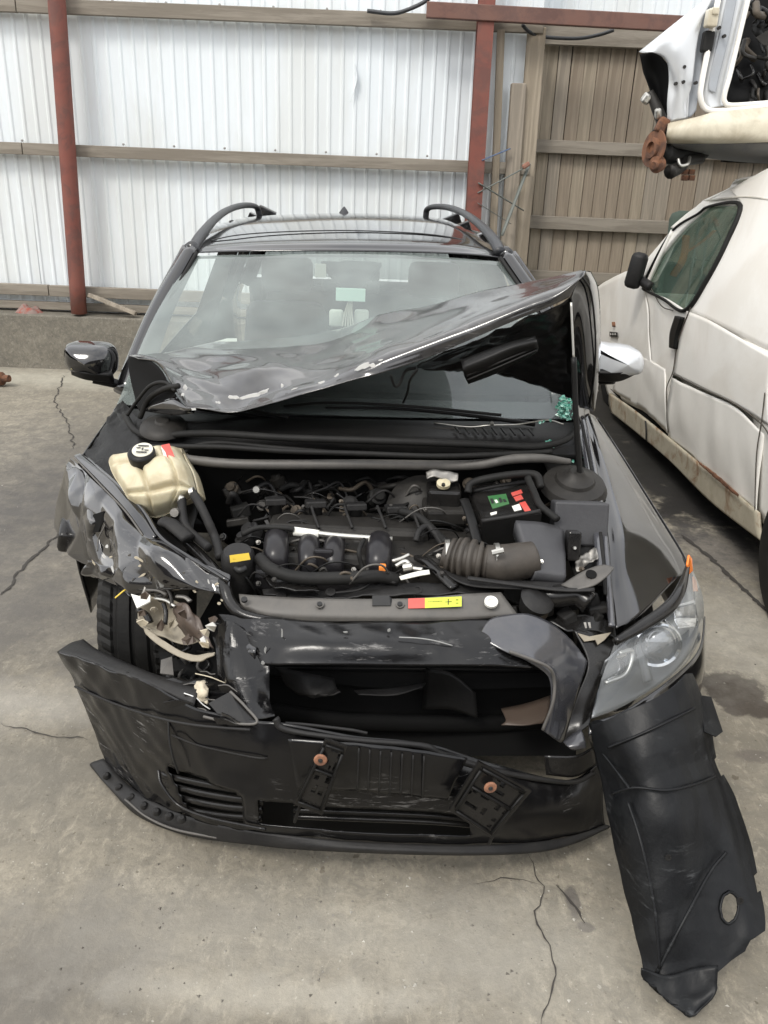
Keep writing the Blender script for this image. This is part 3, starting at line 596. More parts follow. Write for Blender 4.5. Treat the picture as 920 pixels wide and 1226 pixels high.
# shattered green glass heaped at the right end of the cowl
rs = random.Random(9)
for k in range(64):
    if k < 46: px, py, s, Yk = rs.gauss(675, 5), rs.gauss(487, 6.5), rs.uniform(.25, .5), 2.50+rs.uniform(-.03, .03)
    else: px, py, s, Yk = rs.choice(((650, 506), (660, 503), (668, 509), (688, 512), (655, 530), (664, 534), (700, 547), (690, 551), (645, 536))) + (rs.uniform(.12, .28), 2.50); px += rs.uniform(-4, 4); py += rs.uniform(-2, 2)
    P_ = []; n_ = rs.randint(4, 6); g0 = rs.random()*6
    c_ = V((px, py, Yk)); e1_ = Vector((rs.gauss(0, 1), rs.gauss(0, .5), rs.gauss(0, 1))).normalized(); e2_ = e1_.cross(Vector((rs.gauss(0, .5), -1, rs.gauss(.3, .5)))).normalized()
    for j in range(n_): g = g0+j*2*math.pi/n_; r = .020*s*rs.uniform(.7, 1.4); P_.append(c_+e1_*math.cos(g)*r+e2_*math.sin(g)*r)
    poly('glass_shard', P_, SHAT, car, .004)
# ---------------- folded bonnet
HM = lambda u, v: (0.25+1.0*max(0, min(1, (0.62-u)*3)))*(0.3+0.9*v)*(1 if v < .93 else .4)
farE = [(154, 426, 2.78), (194, 421, 2.88), (253, 411, 2.98), (300, 408, 3.0), (379, 398, 3.0), (416, 391, 2.98), (460, 375, 2.94), (514, 366, 2.9), (569, 350, 2.82), (625, 339, 2.72), (668, 330, 2.6), (698, 323, 2.44)]
m1 = [(162, 428, 2.7), (205, 431, 2.76), (262, 424, 2.84), (310, 421, 2.80), (382, 408, 2.86), (420, 402, 2.82), (464, 392, 2.78), (518, 378, 2.74), (572, 361, 2.68), (627, 346, 2.6), (670, 335, 2.52), (700, 324.5, 2.41)]
m2 = [(172, 430, 2.64), (209, 444, 2.66), (258, 446, 2.66), (306, 440, 2.60), (372, 430, 2.68), (418, 418, 2.64), (462, 404, 2.62), (516, 389, 2.58), (570, 371, 2.54), (626, 353, 2.49), (669, 340, 2.45), (700, 326, 2.40)]
m3 = [(182, 433, 2.58), (213, 460, 2.55), (250, 466, 2.52), (296, 462, 2.50), (366, 446, 2.54), (416, 432, 2.5), (462, 416, 2.46), (516, 400, 2.45), (570, 380, 2.43), (626, 359, 2.41), (668, 345, 2.40), (699, 329, 2.385)]
cre = [(190, 437, 2.53), (216, 474, 2.48), (246, 482, 2.44), (290, 479, 2.44), (352, 465, 2.43), (412, 446, 2.42), (458, 429, 2.39), (512, 410, 2.385), (566, 391, 2.38), (622, 369, 2.375), (664, 354, 2.375), (694, 335, 2.375)]
lip = [(197, 442, 2.51), (221, 486, 2.43), (238, 490, 2.40), (284, 492, 2.39), (340, 479, 2.38), (408, 459, 2.375), (452, 448, 2.37), (508, 430, 2.37), (560, 408, 2.37), (614, 385, 2.37), (654, 369, 2.372), (682, 356, 2.378)]
hd = grid('bonnet', [farE, m1, m2, m3, cre, lip], HOODM, car, 150, 62, .0022, crum=(.013, 1.7, HM, 1.3), off=-1)
def flake(cx0, cy0, w_, h_, Y, par, mt_=WFLAKE, rot=0., n=11, name='paint_flake'):
    pts = []
    for j in range(n):
        g = -j*2*math.pi/n; r = .55+.6*random.random(); x = math.cos(g)*w_*r; y = math.sin(g)*h_*r
        pts.append((cx0+x*math.cos(rot)-y*math.sin(rot), cy0+x*math.sin(rot)+y*math.cos(rot), Y))
    return poly(name, pts, mt_, par, .0015)
for a in ((434, 439, 10, 4, 2.385, -.3), (446, 437, 4, 3, 2.38, 0), (300, 474, 20, 3, 2.42, -.25), (280, 476, 8, 2.5, 2.415, .1), (316, 469, 9, 2.5, 2.42, -.4), (222, 464, 3, 4, 2.48, 0), (219, 473, 2, 3, 2.46, 0), (384, 458, 5, 1.5, 2.37, -.3), (232, 490, 3, 1.5, 2.37, 0), (352, 466, 5, 1.2, 2.41, -.4), (404, 449, 4, 1.5, 2.40, -.5), (456, 431, 3, 1, 2.37, -.3), (262, 482, 4, 1.5, 2.42, .2), (338, 462, 2, 3, 2.42, 0)): flake(*a[:5], hd, rot=a[5])
# bonnet underside, folded edge and curled left corner
grid('bonnet_inner_panel', [[(500, 438, 2.40), (560, 412, 2.39), (620, 386, 2.39), (682, 358, 2.395), (700, 336, 2.41)], [(500, 440, 2.46), (556, 428, 2.5), (614, 418, 2.53), (678, 412, 2.55), (706, 400, 2.56)],
     [(500, 442.5, 2.5), (552, 445, 2.58), (611, 452, 2.64), (680, 477, 2.7), (709, 490, 2.74)]], PLASG, hd, 44, 30, .003, crum=(.008, 7, None, 4))
grid('bonnet_edge', [[(684, 357, 2.38), (690, 340, 2.38), (699, 325, 2.40), (708, 325, 2.46)], [(685, 375, 2.41), (697, 356, 2.41), (709, 345, 2.44), (717, 348, 2.52)], [(686, 420, 2.49), (700, 410, 2.47), (714, 398, 2.5), (719.5, 396, 2.58)],
     [(686, 458, 2.56), (702, 452, 2.54), (715, 445, 2.57), (718.5, 444, 2.64)], [(694, 488, 2.68), (704, 490, 2.68), (711, 493, 2.7), (713, 489, 2.72)]], PAINT, hd, 20, 40, .003)
tube('bonnet_edge_seam', [(698, 332, 2.38), (708, 352, 2.42), (713, 400, 2.48), (712, 445, 2.55), (706, 488, 2.66)], .003, RUB, hd, n=40, seg=6)
grid('bonnet_curled_corner', [[(154, 427, 2.76), (172, 429, 2.66), (190, 440, 2.56), (204, 464, 2.5), (211, 474, 2.48)], [(154, 437, 2.76), (166, 446, 2.7), (182, 456, 2.62), (198, 470, 2.54), (209, 475, 2.48)],
     [(156, 452, 2.74), (163, 462, 2.7), (174, 472, 2.64), (190, 477, 2.56), (207, 476, 2.49)], [(163, 482, 2.7), (165, 488, 2.66), (170, 493, 2.62), (186, 485, 2.55), (205, 477, 2.5)]], VOID, hd, 24, 20, .003)
grid('bonnet_torn_lower_edge', [[(211, 474, 2.48), (221, 486, 2.43), (232, 490, 2.40)], [(180, 486, 2.56), (200, 490, 2.5), (225, 493, 2.42)], [(172, 492, 2.6), (205, 497, 2.5), (232, 495, 2.42)]], PAINTC, hd, 10, 8, .003)
# vent box under the bonnet
vb = grid('air_duct', [[(552, 431, 2.36), (580, 420, 2.35), (612, 409, 2.35), (641, 402, 2.355)], [(554, 440, 2.33), (582, 429, 2.32), (612, 416, 2.32), (643, 408, 2.325)], [(556, 450, 2.34), (584, 440, 2.33), (616, 424, 2.33), (645, 416, 2.335)], [(561, 460, 2.37), (588, 450, 2.36), (618, 436, 2.36), (644, 421, 2.36)]], PLAS, hd, 18, 12, .02)
for k in range(5): tube('duct_rib', [(556+k, 434+k*5.2, 2.345-.006*k*(4-k)/4), (600, 418+k*5, 2.335-.006*k*(4-k)/4), (640+k, 405+k*3.4, 2.34)], .0028, PLASD, vb, n=20, seg=6)
tube('bonnet_wire', [(500, 442, 2.38), (491, 455, 2.4), (488, 470, 2.45), (483, 482, 2.5)], .004, RUB, hd, seg=6)
tube('bonnet_wire', [(468, 449, 2.37), (473, 462, 2.39), (479, 459, 2.4), (486, 444, 2.4), (499, 440, 2.4)], .0045, RUB, hd, seg=6)
st = tube('gas_strut', [(684, 362, 2.37), (687, 430, 2.34)], .0035, STEEL, car, seg=8)
tube('strut_body', [(687, 428, 2.34), (690, 500, 2.32), (695, 574, 2.3)], .0085, PLAS, st, n=20, seg=10)
# ---------------- door mirrors
def mirror(pts_f, mt_cap, base, arm, lens, Y):
    P = [V(p) for p in pts_f]
    cen = sum(P, Vector())/len(P); rows = []
    for t, k, dy in ((0, .02, -.085), (0, .55, -.075), (0, .88, -.045), (0, 1.0, 0), (0, .97, .05), (0, .9, .07)):
        rows.append([cen+(p-cen)*k+Vector((0, dy, 0)) for p in P]+[cen+(P[0]-cen)*k+Vector((0, dy, 0))])
    n = 48; R = [resample(r[:-1], n, True) for r in rows]
    # closed resample repeats the first point at the end
    vs = [p for r in R for p in r]; fs = []
    for i in range(len(R)-1):
        for j in range(n-1): a = i*n+j; fs.append((a, a+1, a+n+1, a+n))
    o = mesh('door_mirror', vs, fs, mt_cap, car)
    lw = grid('mirror_base', base, PLAS, o, 16, 8, .02)
    poly('mirror_glass', [cen+(p-cen)*.88+Vector((0, .073, 0)) for p in P], CHROME, o, .003)
    tube('mirror_arm', arm, [.026, .022], PLAS, o, seg=10, flat=.7)
    grid('indicator', lens, mat('indicator_lens', (.55, .50, .28), .15, coat=.4) if 'indicator_lens' not in bpy.data.materials else bpy.data.materials['indicator_lens'], o, 8, 6, .003)
    return o
mirror([(80, 413, 3.0), (100, 411, 3.0), (124, 413, 3.0), (135, 422, 3.0), (138, 436, 3.0), (134, 450, 3.0), (112, 450, 3.0), (92, 445, 3.0), (80, 434, 3.0)], PAINT,
       [[(84, 440, 2.95), (100, 447, 2.92), (134, 450, 2.94)], [(86, 449, 2.97), (104, 455, 2.94), (137, 459, 2.97)]], [(112, 453, 2.98), (138, 459, 3.0), (150, 463, 3.05)],
       [[(79, 428, 2.975), (83, 431, 2.93)], [(81, 440, 2.975), (86, 443, 2.93)]], 3.0)
SILV = mat('silver_cap', (.62, .64, .66), .28, metal=.25, coat=.4, dust=.08)
mr_ = mirror([(712, 414, 2.98), (735, 413, 2.98), (757, 416, 2.98), (768, 423, 2.98), (770, 436, 2.98), (764, 446, 2.98), (742, 449, 2.98), (712, 450, 2.98)], SILV,
       [[(708, 447, 2.92), (740, 447, 2.90), (766, 440, 2.93)], [(708, 456, 2.95), (740, 457, 2.93), (764, 447, 2.96)]], [(735, 454, 2.98), (712, 456, 3.02), (696, 462, 3.06)],
       [[(752, 435, 2.905), (769, 431, 2.945)], [(754, 443, 2.91), (768, 440, 2.95)]], 3.0)
mr_['label'] = 'silver grey door mirror cap'
# ---------------- right (intact) front wing
fr_rows = [[(700, 497, 2.80), (706, 495, 2.82), (714, 500, 2.88), (716, 508, 2.9)], [(711, 545, 2.52), (722, 538, 2.56), (744, 546, 2.66), (746, 570, 2.7)], [(722, 602, 2.28), (740, 592, 2.34), (777, 599, 2.46), (781, 640, 2.5)],
           [(729, 660, 2.07), (752, 642, 2.14), (804, 642, 2.30), (812, 700, 2.34)], [(733, 712, 1.93), (758, 690, 2.0), (817, 664, 2.22), (826, 725, 2.28)], [(738, 752, 1.82), (770, 734, 1.88), (826, 684, 2.15), (834, 745, 2.2)]]
grid('front_wing', fr_rows, PAINT, car, 34, 60, .003)
tube('wing_crease', [(715, 506, 2.82), (742, 562, 2.60), (768, 610, 2.44), (784, 660, 2.26), (788, 712, 2.06)], .004, PAINT, car, n=40, seg=6, flat=.5)
for pts, r, mt_ in (([(699, 500, 2.76), (709, 548, 2.49), (719, 604, 2.25), (726, 662, 2.05), (730, 714, 1.92), (733, 750, 1.82)], .009, GLOSS_SKY), ([(693, 505, 2.74), (703, 552, 2.47), (711, 606, 2.23), (717, 662, 2.04), (720, 690, 1.97)], .010, GLOSS_SKY),
                    ([(696, 503, 2.74), (706, 550, 2.47), (715, 605, 2.23), (721.5, 662, 2.035), (725, 712, 1.92)], .005, RUB)):
    tube('wing_gutter', pts, r, mt_, car, n=50, flat=.6)
grid('inner_wing', [[(640, 530, 2.6), (672, 528, 2.62), (700, 520, 2.7)], [(660, 575, 2.4), (690, 572, 2.42), (708, 570, 2.44)], [(668, 625, 2.2), (700, 622, 2.2), (716, 620, 2.22)], [(690, 700, 2.0), (710, 700, 1.98), (722, 700, 1.98)]], PLAS, car, 16, 20, .003)
pw = V((742, 546, 2.66)); grid('wing_side', [[V(r[2])+Vector((.004, .01, 0)) for r in fr_rows], [V(r[2])+Vector((.03, .03, -.12)) for r in fr_rows], [V(r[2])+Vector((.03, .05, -.24)) for r in fr_rows]], PAINT, car, 24, 8, .003)
def wheel(c, ax, name='front_wheel', mk=RUB):
    """tyre of 205 mm width with tread blocks, and a five-spoke rim"""
    c = V(c); ax = Vector(ax).normalized(); s = ax.cross(Vector((0, 0, 1))).normalized(); u = ax.cross(s)
    prof = [(-.085, .215), (-.103, .235), (-.108, .262), (-.104, .288), (-.088, .306), (-.062, .3135), (-.055, .3055), (-.047, .3055), (-.04, .315), (-.008, .317), (-.004, .307), (.004, .307), (.008, .317), (.04, .315), (.047, .3055), (.055, .3055), (.062, .3135), (.088, .306), (.104, .288), (.108, .262), (.103, .235), (.085, .215)]
    seg = 144; vs, fs = [], []
    for k, (h, r) in enumerate(prof):
        for j in range(seg):
            g = 2*math.pi*j/seg; rr = r
            gg = g + abs(h)*1.1
            if abs(h) > .058 and r > .28 and (int(gg*seg/2/math.pi) % 3 == 0): rr -= .006
            vs.append(c+ax*h+s*math.cos(g)*rr+u*math.sin(g)*rr)
    for i in range(len(prof)-1):
        for j in range(seg): k = (j+1) % seg; fs.append((i*seg+j, i*seg+k, (i+1)*seg+k, (i+1)*seg+j))
    wl = mesh(name, vs, fs, mk, car, smooth=False)
    lathe('rim', c, ax, [(-.09, .19), (-.085, .216), (-.06, .2), (.05, .19), (.06, .205), (.085, .216), (.088, .2)], ALU, wl)
    lathe('hub', c, ax, [(-.04, .08), (.05, .06), (.06, .03)], ALU, wl, seg=20)
    for j in range(5):
        g = j*2*math.pi/5; d = s*math.cos(g)+u*math.sin(g); sq('spoke', c+ax*.05+d*.05, c+ax*.06+d*.2, .05, .03, ALU, wl)
    return wl
# wheels
wheel(Vector((-.735, 2.36, .316)), (1, .10, 0)); wheel(Vector((.70, 2.42, .316)), (1, 0, 0))
wheel(Vector((-1.0, 5.1, .316)), (1, 0.04, 0), 'rear_wheel'); wheel(Vector((.58, 5.15, .316)), (1, 0.04, 0), 'rear_wheel')
# ---------------- headlamp, viewer's right
HO = [(736, 772), (766, 756), (805, 729), (819, 708), (825, 680), (832, 686), (840, 712), (843, 738), (841, 758), (834, 779), (810, 804), (779, 823), (732, 852), (709, 860), (719, 820), (727, 790)]
def hy(px, py): return 1.70 + max(0, (px-715))/130*.30 + max(0, (800-py))*.0009
hl = grid('headlamp', [[(726, 792, hy(726, 792)+.02), (766, 757, hy(766, 757)+.02), (808, 728, 2.0), (825, 680, 2.1)], [(716, 822, 1.80), (760, 795, 1.90), (806, 765, 2.0), (832, 725, 2.08)],
                      [(709, 860, 1.73), (752, 842, 1.80), (806, 806, 1.9), (839, 765, 2.02)]], LAMPH, car, 24, 18, .004)
grid('lamp_lens', [[(736, 771, 1.78), (766, 755, 1.83), (800, 733, 1.90), (820, 708, 1.98), (826, 675, 2.12)], [(722, 808, 1.73), (758, 786, 1.76), (796, 764, 1.81), (826, 738, 1.90), (840, 708, 2.06)],
                   [(716, 832, 1.71), (752, 814, 1.74), (796, 786, 1.80), (830, 760, 1.89), (843, 736, 2.04)], [(709, 860, 1.70), (740, 849, 1.73), (786, 822, 1.79), (820, 796, 1.88), (838, 768, 2.0)]], LENS, hl, 30, 24, .0)
cc = V((788, 773, 1.86)); ax = (Vector((0, -1, .12)))
lathe('projector_ring', cc, ax, [(-.04, .062), (0, .062), (.004, .058), (0, .052), (-.01, .050)], CHROME, hl, seg=40)
lathe('projector_lens', cc, ax, [(-.03, .047), (.0, .045), (.012, .034), (.019, .02), (.022, .006)], glass_mat('projector_glass', (.35, .38, .42), .15, (.3, .3, .32), gl=.25), hl, seg=36)
lathe('projector_bowl', cc, ax, [(-.05, .02), (-.045, .05), (-.035, .05)], DARKM, hl, seg=30)
tube('lamp_trim', [(762, 757, 1.88), (770, 790, 1.86), (776, 815, 1.84)], .02, LAMPH, hl, flat=.5)
grid('reflector', [[(806, 726, 1.97), (832, 718, 2.02)], [(808, 742, 1.99), (836, 742, 2.05)], [(812, 752, 1.93), (834, 750, 1.98)]], CHROME, hl, 10, 10, .002)
grid('reflector', [[(736, 785, 1.80), (752, 778, 1.82)], [(742, 800, 1.83), (750, 806, 1.85)], [(728, 813, 1.77), (748, 808, 1.79)]], CHROME, hl, 8, 8, .002)
tube('reflector_rim', [(725, 818, 1.745), (750, 806, 1.77), (757, 780, 1.80), (742, 782, 1.78)], .006, STEEL, hl, seg=6)
poly('marker_lens', [(826, 664, 2.10), (829, 668, 2.11), (830, 684, 2.10), (826, 688, 2.07), (824, 676, 2.07)], AMB, hl, .006, .002)
poly('marker_lens', [(831, 690, 2.10), (834, 694, 2.12), (836, 708, 2.10), (832, 708, 2.08)], mat('orange_clear', (.6, .28, .14), .2, coat=.4), hl, .005, .001)
tube('headlamp_seal', [(737, 768, 1.77), (768, 750, 1.82), (800, 728, 1.88), (815, 706, 1.95), (824, 676, 2.1)], [.010, .015, .017, .014, .006], PLASG, car, n=40)
grid('bumper_corner', [[(706, 866, 1.70), (752, 848, 1.75), (806, 812, 1.83), (838, 778, 1.96), (845, 738, 2.10)], [(706, 885, 1.68), (752, 872, 1.72), (808, 850, 1.82), (841, 815, 1.96), (846, 770, 2.10)], [(712, 905, 1.72), (756, 905, 1.76), (806, 890, 1.86), (832, 850, 1.98), (843, 810, 2.1)]], PAINTC, car, 30, 14, .004)
# ---------------- engine bay shell
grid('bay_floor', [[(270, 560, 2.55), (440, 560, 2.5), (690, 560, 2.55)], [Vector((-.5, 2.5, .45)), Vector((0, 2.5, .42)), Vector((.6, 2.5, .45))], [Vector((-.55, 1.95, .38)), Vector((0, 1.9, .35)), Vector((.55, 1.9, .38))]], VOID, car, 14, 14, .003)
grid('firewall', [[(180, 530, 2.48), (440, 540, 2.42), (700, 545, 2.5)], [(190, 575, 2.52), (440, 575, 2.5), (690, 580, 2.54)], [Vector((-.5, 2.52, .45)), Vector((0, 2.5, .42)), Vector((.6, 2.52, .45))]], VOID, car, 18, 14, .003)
tube('scuttle_bar', [(214, 546, 2.40), (240, 552, 2.38), (300, 556, 2.36), (440, 556, 2.35), (560, 557, 2.35), (610, 550, 2.36), (650, 549, 2.38), (682, 553, 2.42)], [.011, .015, .015, .015, .015, .014, .010], GREYM, car, n=70)
tube('wiring_loom', [(214, 562, 2.36), (225, 538, 2.42), (262, 530, 2.42), (330, 536, 2.38), (380, 540, 2.37), (440, 545, 2.38)], .007, RUB, car, n=50, seg=8)
tube('bonnet_cable', [(168, 500, 2.6), (178, 478, 2.58), (196, 466, 2.5), (214, 462, 2.46)], .009, RUB, car, n=30, seg=8)
tube('bonnet_cable', [(153, 497, 2.62), (163, 482, 2.60), (180, 462, 2.54), (198, 458, 2.5), (210, 468, 2.46)], .006, RUB, car, n=30, seg=8)
lathe('strut_mount', (196, 512, 2.55), (0, -.3, 1), [(0, .075), (.01, .07), (.02, .05), (.024, .025), (.03, .02)], DARKM, car)
lathe('strut_mount', (688, 578, 2.32), (0, -.3, 1), [(-.02, .1), (.0, .09), (.01, .06), (.02, .055), (.03, .03), (.045, .02)], DARKM, car)
# crumpled valance between tank and pillar
grid('inner_wing', [[(100, 547, 2.5), (128, 506, 2.76), (146, 478, 2.9)], [(118, 560, 2.4), (150, 520, 2.6), (165, 500, 2.66)], [(150, 600, 2.25), (170, 560, 2.4), (190, 530, 2.5)], [(220, 670, 2.05), (230, 640, 2.12), (240, 600, 2.25)]], PLAS, car, 24, 30, .003, crum=(.01, 6, None, 3))
# ---------------- coolant expansion tank with its moulded cells
def tank():
    # front-facing shell: columns left to right, rows top to bottom
    A = [[(129, 545), (158, 539), (193, 531), (215, 534)], [(128, 552), (164, 548), (197, 541), (221, 549)], [(133, 566), (170, 560), (204, 552), (228, 562)],
         [(144, 583), (176, 578), (211, 570), (234, 583)], [(152, 596), (180, 596), (212, 590), (233, 590)], [(168, 612), (184, 618), (202, 612), (214, 600)]]
    Yt = [2.36, 2.27, 2.22, 2.17, 2.15, 2.16]
    R = [[PY(x, y, Yt[i]+(.02 if j in (0, 3) else 0)) for j, (x, y) in enumerate(r)] for i, r in enumerate(A)]
    nu, nv = 61, 61
    rr = [resample(r, nu) for r in R]; cols = [resample([rr[i][j] for i in range(6)], nv) for j in range(nu)]
    vs, fs = [], []
    for i in range(nv):
        for j in range(nu):
            u, v = j/(nu-1), i/(nv-1)
            g = min(1, abs(math.sin(u*3*math.pi))*2.4)*min(1, abs(math.sin(min(1, max(0, (v-.28)/.72))*math.pi*1.6))*2.4 if v > .28 else min(1, (0.28-v)*9+0.0)) 
            e = min(1, min(u, 1-u)*10)*min(1, min(v, 1-v)*10)
            n = Vector((0, -.8, .6)); vs.append(cols[j][i]+n*(g**.6*.019*e - (1-e)**2*.02))
    n0 = len(vs)
    bd = [j for j in range(nu)]+[i*nu+nu-1 for i in range(1, nv)]+[(nv-1)*nu+j for j in range(nu-2, -1, -1)]+[i*nu for i in range(nv-2, 0, -1)]
    for i in range(nv-1):
        for j in range(nu-1): a = i*nu+j; fs.append((a, a+1, a+nu+1, a+nu))
    prev = bd
    for k, (d, s_) in enumerate(((.02, 1.03), (.1, 1.03), (.13, .9))):
        cen = sum((vs[b] for b in bd), Vector())/len(bd); cur = []
        for b in bd: q = cen+(vs[b]-cen)*s_+Vector((0, .8, -.5))*d; vs.append(q); cur.append(len(vs)-1)
        for i in range(len(bd)): j = (i+1) % len(bd); fs.append((prev[i], prev[j], cur[j], cur[i]))
        prev = cur
    fs.append(tuple(prev))
    return mesh('coolant_tank', vs, fs, CREAM, car)
tk = tank()
cp_ = lathe('filler_cap', (171, 548, 2.235), (-.02, -.45, 1), [(-.015, .036), (.0, .0385), (.02, .0385), (.024, .035), (.0265, .030)], PLAS, tk, seg=28)
lathe('cap_disc', (171, 539.5, 2.228), (-.02, -.45, 1), [(0, .029), (.004, .029)], mat('cap_print', (.62, .60, .50), .5, dust=.3), cp_)
c0 = V((171, 538.2, 2.226)); e1 = Vector((1, 0, 0)); e2 = Vector((0, 1, .45)).normalized(); nn = Vector((0, -.45, 1)).normalized()
for k, (a, b, cx, cy) in enumerate(((.030, .005, 0, -.013), (.030, .005, .0, .013), (.012, .004, -.012, .004), (.012, .004, .012, -.004), (.004, .010, 0, 0))):
    q = c0+e1*cx+e2*cy+nn*.003; mesh('cap_mark', [q-e1*a/2-e2*b/2, q+e1*a/2-e2*b/2, q+e1*a/2+e2*b/2, q-e1*a/2+e2*b/2], [(0, 1, 2, 3)], INK, cp_, False)
poly('warning_label', [(193, 533, 2.26), (203, 531, 2.27), (209, 546, 2.235), (208, 555, 2.215), (203, 556, 2.215)], RED, tk, .002)
poly('warning_label', [(193, 534.5, 2.254), (198, 541, 2.240), (203, 556, 2.213), (199, 556, 2.213)], WHITE, tk, .002)
for a, b in (((214, 597, 2.14), (221, 600, 2.14)), ((228, 590, 2.14), (236, 588, 2.14))):
    lathe('hose_clamp', a, V(b)-V(a), [(0, .014), (.012, .014)], STEEL, car, seg=16)
tube('coolant_hose', [(218, 598, 2.14), (219, 615, 2.1), (224, 632, 2.07), (236, 644, 2.05), (250, 656, 2.0)], .0125, RUBH, car, n=40)
tube('coolant_hose', [(231, 590, 2.14), (240, 605, 2.1), (250, 626, 2.07), (258, 645, 2.05), (264, 668, 1.98)], .0125, RUBH, car, n=40)
tube('rubber_buffer', [(196, 624, 2.08), (206, 628, 2.06), (226, 645, 2.02)], .022, RUBH, car, n=20, flat=.6)
lathe('plug', (211, 613, 2.1), (0, -1, .3), [(0, .012), (.02, .012)], ALU, car, seg=10)
# ---------------- engine
blk = box('engine_block', Vector((-.03, 2.18, .55)), (.60, .34, .26), DARKM, car, bevel=.02)
vc = box('valve_cover', (418, 634, 2.20), (.46, .13, .05), DARKM, car, rot=(-.1, 0, .0), bevel=.018)
for k in range(4):
    lathe('coil_pack', (330+k*48, 608+k*3, 2.26), (0, -.3, 1), [(-.03, .02), (.025, .02), (.03, .014)], PLAS, car, seg=14)
    box('coil_pack', (330+k*48, 600+k*3, 2.26), (.06, .05, .02), PLASD, car, rot=(-.2, 0, .2), bevel=.004)
    tube('injector_lead', [(372+k*40, 602+k*2, 2.25), (376+k*40, 616, 2.2), (382+k*40, 632, 2.13)], .0045, RUBH, car, seg=6)
fr_ = tube('fuel_rail', [(318, 633, 2.09), (352, 635, 2.08), (400, 641, 2.07), (470, 646, 2.07)], .0085, STEEL, car, n=20, seg=10)
tube('fuel_rail_label', [(352, 636, 2.078), (382, 640, 2.073)], .0125, WHITE, fr_, n=6, seg=14)
tube('loom_sleeve', [(290, 640, 2.08), (310, 632, 2.08), (340, 632, 2.07), (352, 634, 2.07)], .008, RUB, car, n=20, seg=8)
# intake manifold: four fat glossy runners
MANI = mat('manifold_plastic', (.006, .006, .009), .26, spec=.3, dust=.08, dscale=14)
im = box('intake_manifold', (385, 690, 2.02), (.40, .10, .06), MANI, car, bevel=.015)
for cx, wpx, y0 in ((332, 15, 642), (371, 13, 646), (401, 13, 648), (455, 16, 648)):
    r = wpx*.00215
    tube('intake_runner', [(cx, y0+2, 2.15), (cx, y0-1, 2.09), (cx-1, y0+10, 2.025), (cx-1, y0+26, 1.985), (cx, y0+44, 1.985)], [r*.75, r, r*1.05, r, r*.9], MANI, im, n=30, seg=22, flat=.8)
box('manifold_web', (388, 672, 1.985), (.05, .02, .07), MANI, im, bevel=.006)
lathe('manifold_bolt', (388, 684, 1.97), (0, -1, .3), [(0, .013), (.006, .013), (.009, .008), (.003, .006)], DARKM, im, seg=14)
tube('vacuum_hose', [(436, 646, 2.05), (430, 660, 1.99), (433, 676, 1.98), (437, 688, 1.97)], .006, RUB, car, n=20, seg=8)
tube('radiator_hose', [(310, 668, 1.97), (326, 682, 1.93), (360, 692, 1.91), (420, 692, 1.91), (455, 690, 1.92), (476, 694, 1.93)], .017, RUB, car, n=40, seg=12)
grid('heat_shield', [[(322, 676, 1.98), (350, 688, 1.95), (372, 693, 1.94)], [(318, 692, 1.93), (350, 701, 1.91), (380, 702, 1.91)], [(330, 704, 1.88), (356, 707, 1.87), (384, 706, 1.88)]], PLASG, car, 14, 10, .003, crum=(.006, 9, None, 1))
# power steering reservoir with its yellow tag
rz = lathe('fluid_reservoir', (287, 690, 1.98), (0, -.2, 1), [(-.06, .033), (0, .043), (.05, .045), (.075, .043), (.085, .035)], PLASD, car)
poly('yellow_tag', [(275, 665, 1.93), (298, 662, 1.93), (300, 670, 1.925), (276, 674, 1.925)], YEL, rz, .002)
for k in range(3): poly('tag_print', [(279+k*6, 667.3-k*.5, 1.9285), (283+k*6, 666.9-k*.5, 1.9285), (283+k*6, 670-k*.5, 1.9265), (279+k*6, 670.4-k*.5, 1.9265)], YEL if k > 5 else mat('tag_ink', (.5, .34, .02), .5) if k == 0 else bpy.data.materials['tag_ink'], rz, .0004)
tube('reservoir_neck', [(283, 680, 1.93), (288, 683, 1.92), (294, 680, 1.93)], .010, SEAM, rz, seg=8)
# brake fluid reservoir and bracket
br = box('brake_reservoir', (531, 594, 2.3), (.10, .09, .07), PLASG, car, bevel=.012)
lathe('reservoir_cap', (531, 581, 2.27), (0, -.35, 1), [(0, .020), (.010, .020), (.013, .012)], CREAM, br, seg=20)
grid('steel_bracket', [[(510, 565, 2.3), (520, 562, 2.3), (540, 565, 2.3), (549, 566, 2.3)], [(511, 573, 2.28), (522, 571, 2.28), (538, 577, 2.28), (548, 575, 2.28)]], ALU, car, 14, 5, .003, crum=(.004, 20, None, 1))
lathe('cap_bolt', (531, 581, 2.235), (0, -.6, 1), [(0, .006), (.006, .005)], DARKM, br, seg=8)
lathe('servo', (505, 612, 2.36), (0, -1, .4), [(-.03, .11), (0, .11), (.03, .08), (.05, .04)], DARKM, car)
box('master_cylinder', (532, 612, 2.28), (.12, .12, .05), DARKM, car, bevel=.01, rot=(0, 0, .1))
lathe('bright_nut', (307.5, 586, 2.35), (0, -1, .3), [(0, .012), (.01, .010)], STEEL, car, seg=10)
